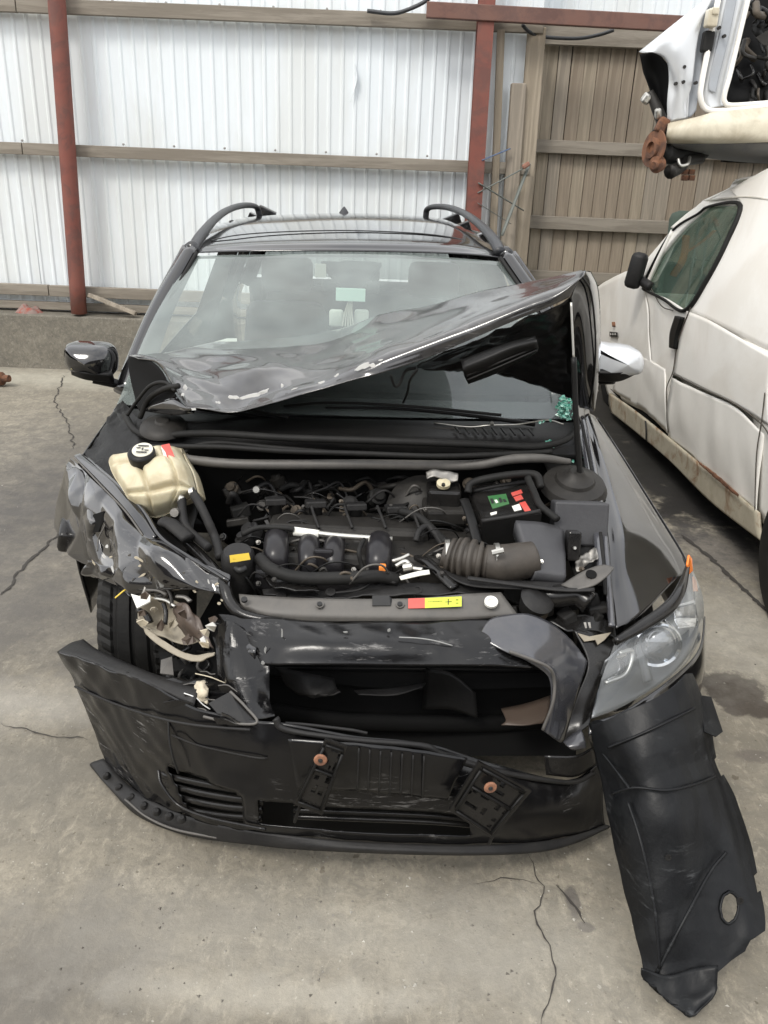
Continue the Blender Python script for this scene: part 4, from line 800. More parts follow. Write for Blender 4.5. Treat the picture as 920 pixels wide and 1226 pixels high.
# battery
def BY(x, y, o=0.0): return (x, y, 2.335-(y-577+(x-594)*.13)*.0049-o)
bt = grid('battery', [[BY(560, 583), BY(596, 578), BY(633, 573)], [BY(568, 603), BY(606, 599), BY(640, 593)], [BY(577, 624), BY(614, 619), BY(648, 613)]], PLASG, car, 12, 12, .13)
bt.modifiers.new('b', 'BEVEL').width = .006
mesh('battery_front', [V(BY(577, 624, .004)), V(BY(648, 613, .004)), V(BY(648, 613, .004))+Vector((0, .02, -.16)), V(BY(577, 624, .004))+Vector((0, .02, -.16))], [(0, 1, 2, 3)], PLAS, bt, False, solid=.01)
tube('battery_handle', [BY(566, 588, .01), BY(600, 581, .02), BY(630, 577, .01)], .006, PLASD, bt, n=20, seg=8)
tube('battery_edge', [BY(577, 624, .008), BY(614, 618, .01), BY(647, 612, .008)], .007, PLASD, bt, n=10, seg=8)
def BL(pts, o=.004): return [BY(x, y, o) for x, y in pts]
poly('green_label', BL([(584, 594), (606, 591), (610, 603), (590, 609)]), GRN, bt, .0015)
for k in range(4): poly('label_print', BL([(587+k*5, 597+(k % 2)*2-k*.4), (590+k*5, 596.5+(k % 2)*2-k*.4), (592+k*5, 602-k*.6), (589+k*5, 603-k*.6)], .007), WHITE if k == 1 else INK, bt, .0005)
RR = [[(612, 590), (624, 586), (626, 590), (614, 594)], [(615, 595), (624, 592), (627, 597), (618, 600)], [(622, 602), (629, 600), (636, 611), (629, 613)]]
for r in RR: poly('red_label', BL(r), RED, bt, .0015)
poly('white_label', BL([(613, 606), (622, 603), (625, 610), (616, 612)]), WHITE, bt, .001)
poly('white_label', BL([(587, 614), (595, 612), (595, 615), (588, 617)]), WHITE, bt, .001)
tube('battery_lead', [(560, 590, 2.26), (566, 578, 2.28), (600, 570, 2.28), (640, 568, 2.28), (648, 584, 2.24)], .011, RUB, car, n=40)
tube('battery_lead', [(632, 572, 2.26), (640, 590, 2.2), (648, 606, 2.15), (668, 622, 2.1)], .010, RUB, car, n=30)
tube('battery_strap', [(556, 598, 2.2), (564, 620, 2.13), (572, 650, 2.06)], .014, PLAS, car, n=20, flat=.4)
# air intake: ribbed boot, clamps, duct and air box panels
DUCT = mat('duct_rubber', (.026, .022, .018), .5, dust=.3, dcol=(.12, .10, .08), dscale=16, bump=.001)
tube('ribbed_boot', [(531, 664, 2.02), (546, 668, 2.01), (558, 670, 2.0), (572, 672, 1.99), (584, 674, 1.985)], [.040, .050, .053, .05, .04], DUCT, car, n=50, seg=30, ribs=12)
tube('intake_duct', [(580, 672, 1.99), (600, 675, 1.98), (622, 672, 1.99), (640, 668, 2.0)], [.044, .052, .05, .045], DUCT, car, n=20, seg=26)
for a, b, r in (((592, 674, 1.985), (597, 674, 1.985), .053), ((533, 666, 2.02), (537, 666, 2.02), .045)):
    lathe('clamp', a, V(b)-V(a), [(0, r), (.012, r)], STEEL, car, seg=30)
lathe('clamp_screw', (594, 661, 1.93), (1, 0, .3), [(-.01, .008), (.02, .008)], STEEL, car, seg=8)
tube('throttle_hose', [(499, 668, 2.04), (512, 672, 2.0), (528, 688, 1.94), (545, 704, 1.9)], .016, PLASG, car, n=24, flat=.5)
tube('breather_hose', [(498, 648, 2.1), (502, 636, 2.12), (512, 630, 2.14), (522, 640, 2.12), (530, 652, 2.08)], .009, RUBH, car, n=30)
tube('breather_hose', [(480, 612, 2.24), (500, 618, 2.2), (520, 636, 2.14), (534, 650, 2.08)], .012, RUB, car, n=30)
AIRB = mat('airbox_grey', (.03, .03, .034), .5, dust=.3, dcol=(.10, .10, .10), dscale=6, bump=.001)
grid('air_box', [[(618, 623, 2.10), (648, 625, 2.11), (675, 632, 2.12)], [(628, 655, 2.03), (654, 657, 2.03), (677, 660, 2.04)], [(641, 685, 1.95), (658, 688, 1.95), (678, 690, 1.95)]], AIRB, car, 14, 14, .05)
box('fuse_box', (693, 626, 2.15), (.15, .07, .12), AIRB, car, rot=(-.3, 0, 0), bevel=.006)
box('relay_holder', (686, 653, 2.06), (.035, .05, .08), PLASG, car, bevel=.005, rot=(-.3, 0, 0))
lathe('bright_nut', (688, 656, 2.03), (0, -1, .4), [(0, .005), (.008, .004)], STEEL, car, seg=8)
grid('torn_foil', [[(688, 672, 2.02), (700, 664, 2.03), (714, 656, 2.05)], [(690, 684, 1.99), (704, 676, 1.99), (717, 668, 2.0)]], ALU, car, 16, 10, .001, crum=(.012, 14, None, 6))
brk = grid('bonnet_latch_bracket', [[(672, 700, 1.90), (700, 683, 1.93), (722, 676, 1.95), (735, 679, 1.95)], [(690, 706, 1.86), (712, 700, 1.87), (728, 688, 1.90), (734, 681, 1.93)]], GREYM, car, 14, 8, .004)
lathe('bracket_hole', (708, 688, 1.905), (0, -.45, 1), [(0, .014), (.003, .014)], VOID, brk, seg=18, )
tube('bracket_edge', [(560, 692, 1.90), (620, 700, 1.89), (672, 706, 1.87), (712, 706, 1.86)], .009, PLASD, car, n=20, flat=.5)
grid('cross_brace', [[(520, 676, 1.98), (556, 690, 1.95), (610, 694, 1.94), (690, 698, 1.92)], [(530, 684, 1.95), (560, 700, 1.90), (612, 704, 1.89), (692, 706, 1.88)]], PLASD, car, 20, 6, .004)
# sundry connectors near the slam panel
box('orange_connector', (458, 683, 1.93), (.018, .02, .032), ORG, car, bevel=.003)
cn = thing('x', 'x', 'x'); bpy.data.objects.remove(cn)
grid('latch_plate', [[(478, 690, 1.90), (500, 684, 1.90), (514, 682, 1.9)], [(480, 694, 1.885), (502, 689, 1.885), (515, 687, 1.888)]], WHITE, car, 8, 4, .003)
tube('latch_arm', [(474, 678, 1.93), (486, 672, 1.94), (494, 680, 1.92), (506, 682, 1.91)], .006, STEEL, car, n=20, seg=8)
tube('latch_arm', [(470, 672, 1.94), (482, 668, 1.95), (490, 664, 1.96)], .005, STEEL, car, n=12, seg=8)
lathe('latch_spring', (483, 680, 1.92), (1, 0, .2), [(0, .011), (.022, .011), (.026, .006)], STEEL, car, seg=12)
# random small fittings and hoses that fill the bay
rnd = random.Random(11)
TAN = mat('oily_metal', (.075, .06, .045), .5, metal=.4, dust=.4, dcol=(.12, .10, .075), dscale=30, bump=.001)
FIT = [PLASG, DARKM, PLASD, RUBH, RUB, TAN]
for k in range(58):
    px = rnd.uniform(272, 640); py = rnd.uniform(574, 650); Y = 2.52-(py-570)*.0048+rnd.uniform(-.02, .02)
    p = V((px, py, Y)); L_ = rnd.uniform(.05, .17); a = rnd.uniform(-.5, .5)
    q = [p, p+Vector((math.cos(a)*L_*.35, -.03*rnd.random(), math.sin(a)*L_*.4+rnd.uniform(-.02, .03))), p+Vector((math.cos(a)*L_*.7, .02, rnd.uniform(-.03, .03))), p+Vector((math.cos(a)*L_, rnd.uniform(-.05, .05), rnd.uniform(-.05, .02)))]
    tube('engine_hose', q, rnd.choice((.004, .005, .007, .010)), rnd.choice(FIT), car, n=18, seg=7)
for k in range(60):
    px = rnd.uniform(268, 650); py = rnd.uniform(572, 660); Y = 2.55-(py-570)*.005+rnd.uniform(-.01, .02)
    if rnd.random() < .5: box('engine_fitting', (px, py, Y), (rnd.uniform(.02, .08), rnd.uniform(.02, .06), rnd.uniform(.015, .04)), rnd.choice(FIT), car, rot=(rnd.uniform(-.4, .4), rnd.uniform(-.4, .4), rnd.uniform(-.6, .6)), bevel=.004)
    else: r = rnd.uniform(.010, .03); lathe('engine_fitting', (px, py, Y), (rnd.uniform(-.5, .5), -rnd.random(), .7), [(0, r), (r, r), (r*1.1, r*.7), (r*1.5, r*.6)], rnd.choice(FIT), car, seg=12)
for k in range(70):
    px = rnd.uniform(270, 560); py = rnd.uniform(590, 700); Y = 2.46-(py-570)*.0042+rnd.uniform(-.02, .01); a = rnd.uniform(-1.2, 1.2); L_ = rnd.uniform(.06, .2)
    p = V((px, py, Y)); tube('engine_wire', [p, p+Vector((math.cos(a)*L_*.4, -.015, math.sin(a)*L_*.3+.02)), p+Vector((math.cos(a)*L_*.8, -.01, math.sin(a)*L_*.5)), p+Vector((math.cos(a)*L_, .02, math.sin(a)*L_*.5-.04))], rnd.choice((.0018, .0025, .003, .004)), rnd.choice((RUB, PLAS, RUBH, TAN, GREYM, PLASG)), car, n=16, seg=5)
for k in range(30):
    px = rnd.uniform(280, 700); py = rnd.uniform(600, 700); lathe('engine_bolt', (px, py, 2.42-(py-570)*.0042), (rnd.uniform(-.3, .3), -.8, .6), [(0, .007), (.004, .007), (.004, .005), (.012, .0045)], rnd.choice((ALU, TAN, DARKM, STEEL)), car, seg=6, sm=False)
for k in range(14):
    px = rnd.uniform(600, 720); py = rnd.uniform(704, 742); Y = 1.98-(py-700)*.002
    box('front_fitting', (px, py, Y), (rnd.uniform(.02, .06), .04, rnd.uniform(.02, .05)), rnd.choice(FIT), car, rot=(rnd.uniform(-.4, .4), rnd.uniform(-.4, .4), rnd.uniform(-.6, .6)), bevel=.005)
tube('horn_hose', [(640, 708, 1.93), (660, 714, 1.90), (690, 712, 1.90), (706, 722, 1.88)], .03, PLASG, car, n=20)
lathe('washer_funnel', (640, 722, 1.88), (.3, -.5, 1), [(-.03, .03), (.02, .045), (.03, .03)], PLASD, car)
# ---------------- slam panel
sp_ = grid('slam_panel', [[(286, 711, 1.90), (310, 713, 1.885), (370, 716, 1.87), (440, 717, 1.865), (500, 716, 1.865), (560, 711, 1.88), (600, 709, 1.89)],
                    [(288, 722, 1.87), (318, 731, 1.845), (374, 735, 1.835), (440, 736, 1.83), (500, 736, 1.83), (560, 735, 1.84), (618, 733, 1.85)],
                    [(292, 730, 1.865), (320, 741, 1.84), (374, 744, 1.83), (440, 744, 1.825), (500, 744, 1.825), (560, 742, 1.835), (620, 738, 1.85)]], GREYM, car, 60, 12, .004)
def disc(name, p, r, mt_, par, ax=(0, -.5, 1), r2=None, h=.003):
    return lathe(name, p, ax, [(0, r), (h, r), (h, (r2 or r*.5)), (h*.4, (r2 or r*.5))], mt_, par, seg=20)
for x, y in ((383, 724), (479, 724)): disc('panel_washer', (x, y, 1.848), .011, GREYM, sp_); lathe('panel_hole', (x, y, 1.846), (0, -.5, 1), [(0, .0065), (.005, .0065)], SEAM, sp_, seg=14)
lathe('panel_hole', (293, 719, 1.86), (0, -.5, 1), [(0, .008), (.007, .008)], SEAM, sp_, seg=14)
disc('bump_stop', (588, 722, 1.855), .017, WHITE, sp_, r2=.009, h=.008)
poly('latch_slot', [(446, 713, 1.868), (466, 713, 1.868), (470, 718, 1.862), (468, 725, 1.845), (446, 725, 1.845)], SEAM, sp_, .006)
poly('warning_sticker', [(489, 716.5, 1.858), (509, 716, 1.858), (509, 728, 1.838), (489, 728.5, 1.838)], RED, sp_, .002)
poly('warning_sticker', [(509, 716, 1.858), (553, 714, 1.862), (553, 726, 1.842), (509, 728, 1.838)], LIME, sp_, .002)
def bar(p0, p1, th): tube('sticker_print', [p0, p1], th, INK, sp_, n=3, seg=5, flat=.5)
bar((533, 720.6, 1.851), (541, 720.2, 1.851), .0012); bar((537, 717, 1.856), (537, 724, 1.845), .0012)
for k in range(9): bar((513+k*1.9, 720.5-k*.1, 1.851), (514.2+k*1.9, 720.3-k*.1, 1.851), .0008 if k % 3 else .0012)
bar((546, 718, 1.854), (549, 718, 1.854), .001); bar((546, 722, 1.848), (549, 722, 1.848), .001)
# black torn trim behind the slam panel
grid('radiator_shroud', [[(314, 706, 1.93), (360, 704, 1.94), (400, 709, 1.93), (450, 698, 1.93), (500, 698, 1.93), (560, 700, 1.93), (604, 714, 1.91)], [(316, 712, 1.905), (360, 714, 1.895), (400, 716, 1.88), (450, 713, 1.88), (500, 712, 1.885), (560, 711, 1.89), (606, 722, 1.87)]], PLASD, car, 50, 8, .003, crum=(.006, 9, None, 2))
for x, y in ((337, 713), (396, 709), (500, 706)): disc('push_clip', (x, y, 1.90), .013, PLASD, car)
tube('shroud_lip', [(400, 710, 1.90), (430, 706, 1.91), (452, 694, 1.92), (474, 698, 1.91)], .004, PLASD, car, n=20, seg=6)
tube('bonnet_gutter_seal', [(196, 626, 2.14), (230, 655, 2.05), (258, 684, 1.96), (268, 700, 1.91), (276, 722, 1.87), (292, 736, 1.84), (318, 742, 1.825), (360, 746, 1.82)], [.012, .014, .016, .017, .016, .013, .008], PLASG, car, n=60)
# ---------------- bumper upper, grille frame and opening
bp = grid('bumper_upper', [[(262, 735, 1.86), (292, 738, 1.83), (340, 742, 1.815), (420, 744, 1.80), (500, 744, 1.80), (560, 742, 1.81), (600, 740, 1.82)],
                    [(280, 765, 1.80), (312, 766, 1.76), (350, 768, 1.735), (420, 770, 1.72), (500, 770, 1.72), (570, 768, 1.74), (610, 766, 1.76)],
                    [(292, 792, 1.76), (322, 796, 1.71), (360, 796, 1.695), (420, 796, 1.69), (500, 797, 1.69), (580, 797, 1.70), (640, 800, 1.72)]], PLASS, car, 70, 26, .003, crum=(.005, 3, None, 8))
for a in ((338, 760, 1.5, 9, 1.75, 0), (414, 757, 3, 1.2, 1.745, 0), (466, 755, 2, 2.5, 1.745, .5), (343, 770, 2, 5, 1.74, -.3), (318, 778, 1.5, 5, 1.73, .1), (315, 794, 3, 3, 1.70, 0)): flake(*a[:5], bp, mat('scuff_grey', (.28, .28, .27), .6) if 'scuff_grey' not in bpy.data.materials else bpy.data.materials['scuff_grey'], a[5], name='scuff')
tube('scratch_mark', [(478, 763, 1.728), (500, 764, 1.722), (520, 767, 1.72), (542, 773, 1.718)], .0016, bpy.data.materials['scuff_grey'], bp, n=20, seg=5)
gs = grid('grille_frame', [[(573, 762, 1.76), (586, 742, 1.80), (606, 736, 1.82), (634, 735, 1.83), (662, 747, 1.83), (686, 768, 1.82), (704, 792, 1.80)],
                      [(590, 772, 1.735), (604, 760, 1.765), (624, 756, 1.78), (650, 762, 1.785), (674, 776, 1.785), (688, 792, 1.785), (700, 806, 1.785)],
                      [(612, 783, 1.715), (626, 780, 1.725), (642, 782, 1.735), (658, 788, 1.745), (674, 798, 1.755), (686, 810, 1.765), (695, 820, 1.775)],
                      [(634, 793, 1.71), (648, 796, 1.71), (660, 804, 1.715), (668, 812, 1.725), (676, 820, 1.735), (684, 828, 1.75), (690, 836, 1.765)],
                      [(658, 812, 1.71), (661, 816, 1.71), (666, 824, 1.71), (671, 832, 1.72), (676, 840, 1.73), (681, 848, 1.745), (686, 856, 1.76)],
                      [(660, 840, 1.69), (662, 844, 1.69), (665, 850, 1.69), (669, 856, 1.70), (673, 862, 1.71), (677, 866, 1.725), (681, 870, 1.74)],
                      [(649, 874, 1.68), (653, 877, 1.67), (658, 880, 1.67), (663, 884, 1.68), (668, 887, 1.69), (672, 889, 1.705), (675, 886, 1.72)]], GLOSS_SKY, car, 36, 44, .003)
tube('grille_frame_lip', [(610, 780, 1.705), (640, 791, 1.695), (658, 800, 1.695), (664, 815, 1.695), (662, 842, 1.675), (650, 874, 1.66)], .004, GREYM, gs, n=40, seg=8)
grid('bumper_shoulder', [[(686, 752, 1.86), (712, 756, 1.86), (737, 766, 1.86)], [(704, 794, 1.80), (720, 786, 1.81), (733, 778, 1.82)], [(692, 832, 1.76), (708, 826, 1.765), (722, 806, 1.79)], [(680, 868, 1.73), (698, 862, 1.73), (710, 850, 1.75)], [(674, 890, 1.70), (684, 884, 1.70), (706, 868, 1.72)]], PLASG, car, 16, 30, .003)
poly('beige_highlight', [(692, 758, 1.845), (706, 762, 1.84), (716, 760, 1.845), (732, 757, 1.85), (724, 766, 1.832), (716, 772, 1.82), (713, 766, 1.83), (700, 768, 1.83)], BEIGE, car, .003)  # beige highlight on the shoulder, painted as a coloured patch
grid('shoulder_top', [[(655, 742, 1.88), (680, 737, 1.9), (712, 736, 1.9), (736, 748, 1.88)], [(680, 756, 1.85), (696, 755, 1.86), (716, 756, 1.86), (738, 764, 1.85)]], PLASG, car, 16, 8, .003)
for k in range(2): poly('clip_mark', [(699+k*5, 745, 1.865), (702+k*5, 745, 1.865), (703+k*5, 752, 1.855), (701+k*5, 752, 1.855)], ALU, car, .002)
grid('lower_flap', [[(674, 888, 1.69), (684, 880, 1.70), (696, 872, 1.71)], [(680, 894, 1.67), (690, 892, 1.67), (701, 886, 1.68)], [(684, 898, 1.67), (692, 898, 1.67), (702, 896, 1.67)]], GLOSS_SKY, car, 10, 8, .003)
# depth of the opening
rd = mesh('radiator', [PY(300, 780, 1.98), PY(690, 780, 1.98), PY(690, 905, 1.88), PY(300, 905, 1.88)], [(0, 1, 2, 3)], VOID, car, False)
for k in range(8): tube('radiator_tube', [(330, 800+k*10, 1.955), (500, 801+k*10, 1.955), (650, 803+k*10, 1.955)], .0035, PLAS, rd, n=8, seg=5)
grid('broken_duct', [[(330, 800, 1.86), (360, 804, 1.84), (400, 812, 1.84)], [(350, 828, 1.84), (372, 830, 1.80), (404, 826, 1.80)], [(376, 836, 1.80), (395, 833, 1.78), (408, 829, 1.78)]], PLASD, car, 16, 10, .003, crum=(.006, 8, None, 4))
grid('broken_duct', [[(424, 826, 1.82), (470, 823, 1.82), (510, 817, 1.84)], [(430, 831, 1.79), (472, 832, 1.79), (506, 822, 1.81)]], PLASD, car, 16, 6, .003)
tube('crash_beam', [(318, 850, 1.90), (400, 862, 1.88), (500, 866, 1.88), (600, 866, 1.9), (665, 862, 1.92)], .018, VOID, car, n=30, flat=1.4)
grid('brown_duct', [[(600, 848, 1.82), (630, 842, 1.82), (660, 832, 1.84)], [(606, 862, 1.77), (632, 864, 1.76), (656, 856, 1.78)], [(600, 868, 1.76), (628, 868, 1.75), (650, 866, 1.76)]], BROWN, car, 14, 8, .004)
grid('cooling_duct', [[(510, 800, 1.9), (540, 806, 1.86), (570, 830, 1.84)], [(505, 850, 1.88), (540, 850, 1.84), (572, 860, 1.82)]], PLAS, car, 10, 10, .003)
# ---------------- bumper lower
bl = grid('bumper', [[(69, 780, 2.02), (100, 789, 1.93), (133, 803, 1.84), (175, 816, 1.74), (232, 846, 1.66), (300, 862, 1.60), (342, 866, 1.585), (425, 881, 1.57), (510, 890, 1.58), (585, 912, 1.61), (652, 930, 1.66), (690, 932, 1.69), (720, 912, 1.74)],
                     [(86, 810, 2.0), (116, 826, 1.90), (148, 844, 1.81), (190, 862, 1.71), (240, 880, 1.63), (300, 896, 1.575), (346, 903, 1.56), (425, 914, 1.545), (510, 920, 1.555), (585, 934, 1.585), (650, 950, 1.63), (692, 952, 1.67), (722, 936, 1.73)],
                     [(102, 850, 1.98), (130, 866, 1.88), (160, 884, 1.79), (200, 902, 1.70), (246, 920, 1.61), (302, 934, 1.56), (348, 940, 1.545), (425, 947, 1.53), (510, 951, 1.535), (586, 962, 1.565), (650, 972, 1.61), (692, 970, 1.66), (722, 958, 1.73)],
                     [(118, 890, 1.95), (142, 908, 1.87), (170, 928, 1.78), (206, 946, 1.69), (250, 962, 1.61), (304, 974, 1.56), (350, 980, 1.54), (425, 986, 1.53), (512, 989, 1.53), (588, 992, 1.555), (650, 992, 1.61), (692, 986, 1.66), (723, 974, 1.73)],
                     [(126, 915, 1.93), (148, 935, 1.86), (176, 956, 1.77), (212, 974, 1.69), (254, 987, 1.62), (306, 997, 1.57), (352, 1002, 1.555), (425, 1008, 1.545), (515, 1012, 1.545), (590, 1012, 1.57), (650, 1008, 1.62), (692, 1000, 1.67), (725, 988, 1.73)]],
          PLASS, car, 130, 44, .004, crum=(.005, 5, lambda u, v: (1 if u < .45 else .4), 2.2),
          hole=lambda u, v: (.245 < u < .395 and .58 < v < .93 and (u-.245) > (v-.58)*.12 and v-.58 > (u-.30)*.4) or (.425 < u < .72 and .62 < v < .86))
grid('bumper_return', [[(69, 780, 2.02), (100, 789, 1.93), (133, 803, 1.84), (175, 816, 1.74), (232, 846, 1.66)], [(84, 770, 2.08), (112, 779, 1.98), (144, 793, 1.88), (182, 808, 1.77), (236, 832, 1.68)], [(100, 765, 2.12), (118, 778, 2.0), (150, 792, 1.90), (190, 808, 1.80), (246, 820, 1.72)]], PLASD, bl, 30, 8, .003)
grid('bumper_top_ledge', [[(150, 806, 1.80), (190, 814, 1.76), (216, 812, 1.75), (247, 812, 1.73)], [(160, 826, 1.79), (200, 836, 1.72), (226, 838, 1.69), (250, 836, 1.67)]], PLASG, bl, 20, 8, .003, crum=(.008, 9, None, 3))
tube('bumper_feature_line', [(90, 822, 1.975), (136, 842, 1.84), (184, 858, 1.70), (232, 868, 1.625), (300, 874, 1.575)], .0035, PLASD, bl, n=40, seg=6)
tube('bumper_seam', [(202, 862, 1.685), (203, 885, 1.665), (207, 905, 1.65), (214, 926, 1.64)], .0028, SEAM, bl, n=16, seg=5)
tube('bumper_seam', [(206, 880, 1.665), (240, 893, 1.62), (300, 906, 1.56), (320, 908, 1.555)], .0022, PLASD, bl, n=16, seg=5)
tube('grille_rim', [(190, 922, 1.69), (194, 940, 1.665), (214, 964, 1.64), (250, 979, 1.60), (318, 993, 1.545)], .0045, PLASG, bl, n=40, seg=8)
tube('bumper_rim', [(330, 860, 1.58), (344, 874, 1.57), (425, 886, 1.56), (506, 893, 1.565), (530, 904, 1.575), (590, 922, 1.60), (654, 934, 1.645), (690, 936, 1.68), (712, 925, 1.71)], [.009, .006, .007, .009, .007, .006, .006], PLASD, bl, n=60, seg=8)
tube('bumper_rim', [(342, 866, 1.60), (370, 868, 1.605), (420, 874, 1.60), (440, 878, 1.60)], .004, PLASD, bl, n=30, seg=8)
grid('splitter', [[(124, 908, 1.95), (148, 934, 1.86), (176, 955, 1.77), (212, 973, 1.69), (254, 986, 1.62), (306, 996, 1.57), (352, 1001, 1.55), (425, 1007, 1.54), (515, 1011, 1.54), (590, 1011, 1.565), (650, 1007, 1.615), (692, 999, 1.665), (725, 987, 1.73)],
                  [(108, 914, 1.955), (128, 938, 1.86), (161, 968, 1.76), (208, 988, 1.68), (254, 999, 1.615), (306, 1006, 1.565), (352, 1011, 1.54), (425, 1016, 1.525), (515, 1020, 1.525), (590, 1021, 1.55), (650, 1017, 1.60), (692, 1006, 1.655), (731, 989, 1.73)],
                  [(111, 921, 1.95), (130, 943, 1.86), (162, 975, 1.76), (208, 996, 1.68), (254, 1006, 1.615), (306, 1012, 1.565), (352, 1017, 1.54), (425, 1021, 1.527), (515, 1024, 1.527), (590, 1024, 1.552), (650, 1020, 1.60), (692, 1009, 1.655), (729, 992, 1.73)]], PLASD, bl, 90, 8, .004)
for k in range(7):
    x = 128+k*15; y = 929+k*8.6+k*(6-k)*1.1; Yk = 1.90-k*.043; lathe('splitter_clip', (x, y, Yk-.02), (.2, -.5, 1), [(0, .012), (.006, .010), (.012, .005)], PLASD, bl, seg=10)
tube('splitter_scuff', [(150, 957, 1.79), (176, 978, 1.73), (210, 993, 1.67), (260, 1003, 1.61)], .0035, GREYM, bl, n=30, seg=5)
# lower grille slats and the cavity behind
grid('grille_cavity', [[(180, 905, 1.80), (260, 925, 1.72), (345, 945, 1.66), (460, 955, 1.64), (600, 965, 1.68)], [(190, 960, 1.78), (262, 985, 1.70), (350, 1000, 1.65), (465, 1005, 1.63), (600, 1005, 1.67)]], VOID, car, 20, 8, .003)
for k in range(5):
    t = k*11.5; tube('grille_slat', [(194+k*5, 928+t*.95, 1.715-k*.002), (232, 936+t, 1.67), (275, 944+t*.98, 1.62), (316-k*1, 950+t*.85, 1.59)], .0065, PLASG, bl, n=24, seg=8, flat=1.5)
for k in range(4):
    t = k*8; tube('grille_slat', [(352, 954+t, 1.585), (430, 957+t, 1.57), (520, 962+t*.95, 1.575), (590, 972+t*.8, 1.60)], .005, PLASG, bl, n=24, seg=8, flat=1.3)
grid('number_plate_panel', [[(345, 885, 1.535), (425, 890, 1.52), (500, 898, 1.525), (560, 908, 1.545)], [(350, 915, 1.525), (426, 920, 1.51), (500, 927, 1.515), (548, 932, 1.53)], [(356, 945, 1.525), (428, 947, 1.515), (500, 954, 1.52), (536, 958, 1.53)]], PLASS, bl, 40, 14, .004, crum=(.002, 12, None, 7))
for k in range(7):
    x = 430+k*13; tube('panel_rib', [(x, 896+k*1.6, 1.512+k*.001), (x-1, 920+k*1.5, 1.505+k*.001), (x-2, 946+k*1.4, 1.51+k*.001)], .0022, PLASD, bl, n=8, seg=5)
# two perforated plate holders hanging with rusty screws
def holder(c4, hole, Y, lb):
    P = [PY(x, y, Y+dy) for (x, y, dy) in c4]
    nu, nv = 12, 16; nrm = (P[1]-P[0]).cross(P[3]-P[0]).normalized()
    if nrm.y > 0: nrm = -nrm
    rr = random.Random(int(Y*1000)+hole[0]); cut = {(i, j) for i in range(1, nv-1) for j in range(1, nu-1) if rr.random() < .24 and (i % 3)}
    vs = [(P[0].lerp(P[1], j/nu)).lerp(P[3].lerp(P[2], j/nu), i/nv) for i in range(nv+1) for j in range(nu+1)]; fs = []
    for i in range(nv):
        for j in range(nu):
            if (i, j) in cut: continue
            a = i*(nu+1)+j; fs.append((a, a+1, a+nu+2, a+nu+1))
    h_ = mesh('plate_holder', vs, fs, PLASG, bl, False, solid=.008, off=0, label=lb)
    for (u, v, du, dv) in ((.08, .1, .0, .8), (.9, .1, 0, .8), (.1, .06, .8, 0), (.1, .93, .8, 0), (.1, .42, .8, 0)):
        f = lambda a, b: (P[0].lerp(P[1], a)).lerp(P[3].lerp(P[2], a), b)+nrm*.008
        tube('holder_rib', [f(u, v), f(u+du, v+dv)], .0035, PLAS, h_, n=4, seg=6)
    c = V((hole[0], hole[1], Y-.012)); lathe('rusty_screw', c, nrm, [(0, .014), (.003, .015), (.006, .012), (.006, .006), (.003, .004)], RUSTB, h_, seg=16)
    lathe('screw_centre', c+nrm*.003, nrm, [(0, .006), (.005, .004)], INK, h_, seg=8)
    return h_
holder([(390, 884, 0), (416, 893, 0), (386, 975, -.01), (352, 961, -.01)], (384, 909), 1.49, 'black perforated plate holder with rusty screw')
holder([(573, 911, 0), (636, 946, .02), (589, 1003, .0), (538, 969, -.01)], (587, 942), 1.50, 'wider tilted plate holder with rusty screw')
tube('holder_leg', [(360, 962, 1.50), (356, 975, 1.5), (353, 984, 1.505)], .004, PLAS, bl, seg=6); tube('holder_leg', [(590, 1000, 1.50), (586, 1010, 1.51)], .004, PLAS, bl, seg=6)
grid('bumper_end', [[(652, 905, 1.68), (690, 905, 1.68), (710, 896, 1.70)], [(654, 928, 1.67), (690, 930, 1.68), (716, 914, 1.72)]], PLASG, bl, 10, 8, .004)
# ---------------- crushed left corner: wing, lamp remains
AM = lambda u, v: .35+.9*v
lw = grid('crushed_wing', [[(86, 548, 2.52), (84, 553, 2.52), (80, 560, 2.5), (76, 575, 2.52), (71, 600, 2.55), (67, 632, 2.55)],
                      [(112, 574, 2.36), (106, 585, 2.34), (98, 596, 2.34), (90, 606, 2.37), (82, 618, 2.42), (72, 645, 2.46)],
                      [(140, 602, 2.22), (132, 616, 2.18), (122, 628, 2.19), (111, 640, 2.24), (100, 650, 2.30), (84, 662, 2.38)],
                      [(168, 630, 2.10), (160, 646, 2.05), (150, 658, 2.07), (136, 668, 2.12), (120, 676, 2.16), (104, 678, 2.28)],
                      [(200, 648, 2.02), (192, 664, 1.96), (180, 678, 1.96), (166, 688, 1.99), (148, 692, 2.03), (128, 690, 2.12)],
                      [(238, 672, 1.96), (232, 686, 1.91), (222, 696, 1.89), (208, 704, 1.90), (188, 706, 1.94), (166, 702, 2.0)],
                      [(276, 690, 1.92), (274, 702, 1.88), (268, 710, 1.86), (256, 716, 1.86), (236, 718, 1.89), (212, 714, 1.93)]],
     PAINTC, car, 70, 110, .0022, crum=(.040, 1.5, AM, .4))
cr_ = grid('wing_ridge', [[(89, 545, 2.50), (97, 543, 2.51), (105, 547, 2.50)], [(120, 578, 2.31), (127, 572, 2.32), (136, 574, 2.31)], [(152, 612, 2.14), (160, 606, 2.15), (170, 607, 2.15)], [(179, 652, 2.02), (186, 642, 2.03), (193, 645, 2.04)]], PAINT, car, 12, 50, .003)
tube('ridge_edge', [(89, 547, 2.495), (120, 580, 2.30), (152, 614, 2.135), (181, 656, 2.01)], .003, GREYM, cr_, n=40, seg=6)
tube('ridge_edge', [(105, 548, 2.49), (136, 575, 2.30), (170, 608, 2.14), (192, 642, 2.03), (222, 664, 1.97), (274, 696, 1.90)], .006, PAINT, cr_, n=50, seg=6)
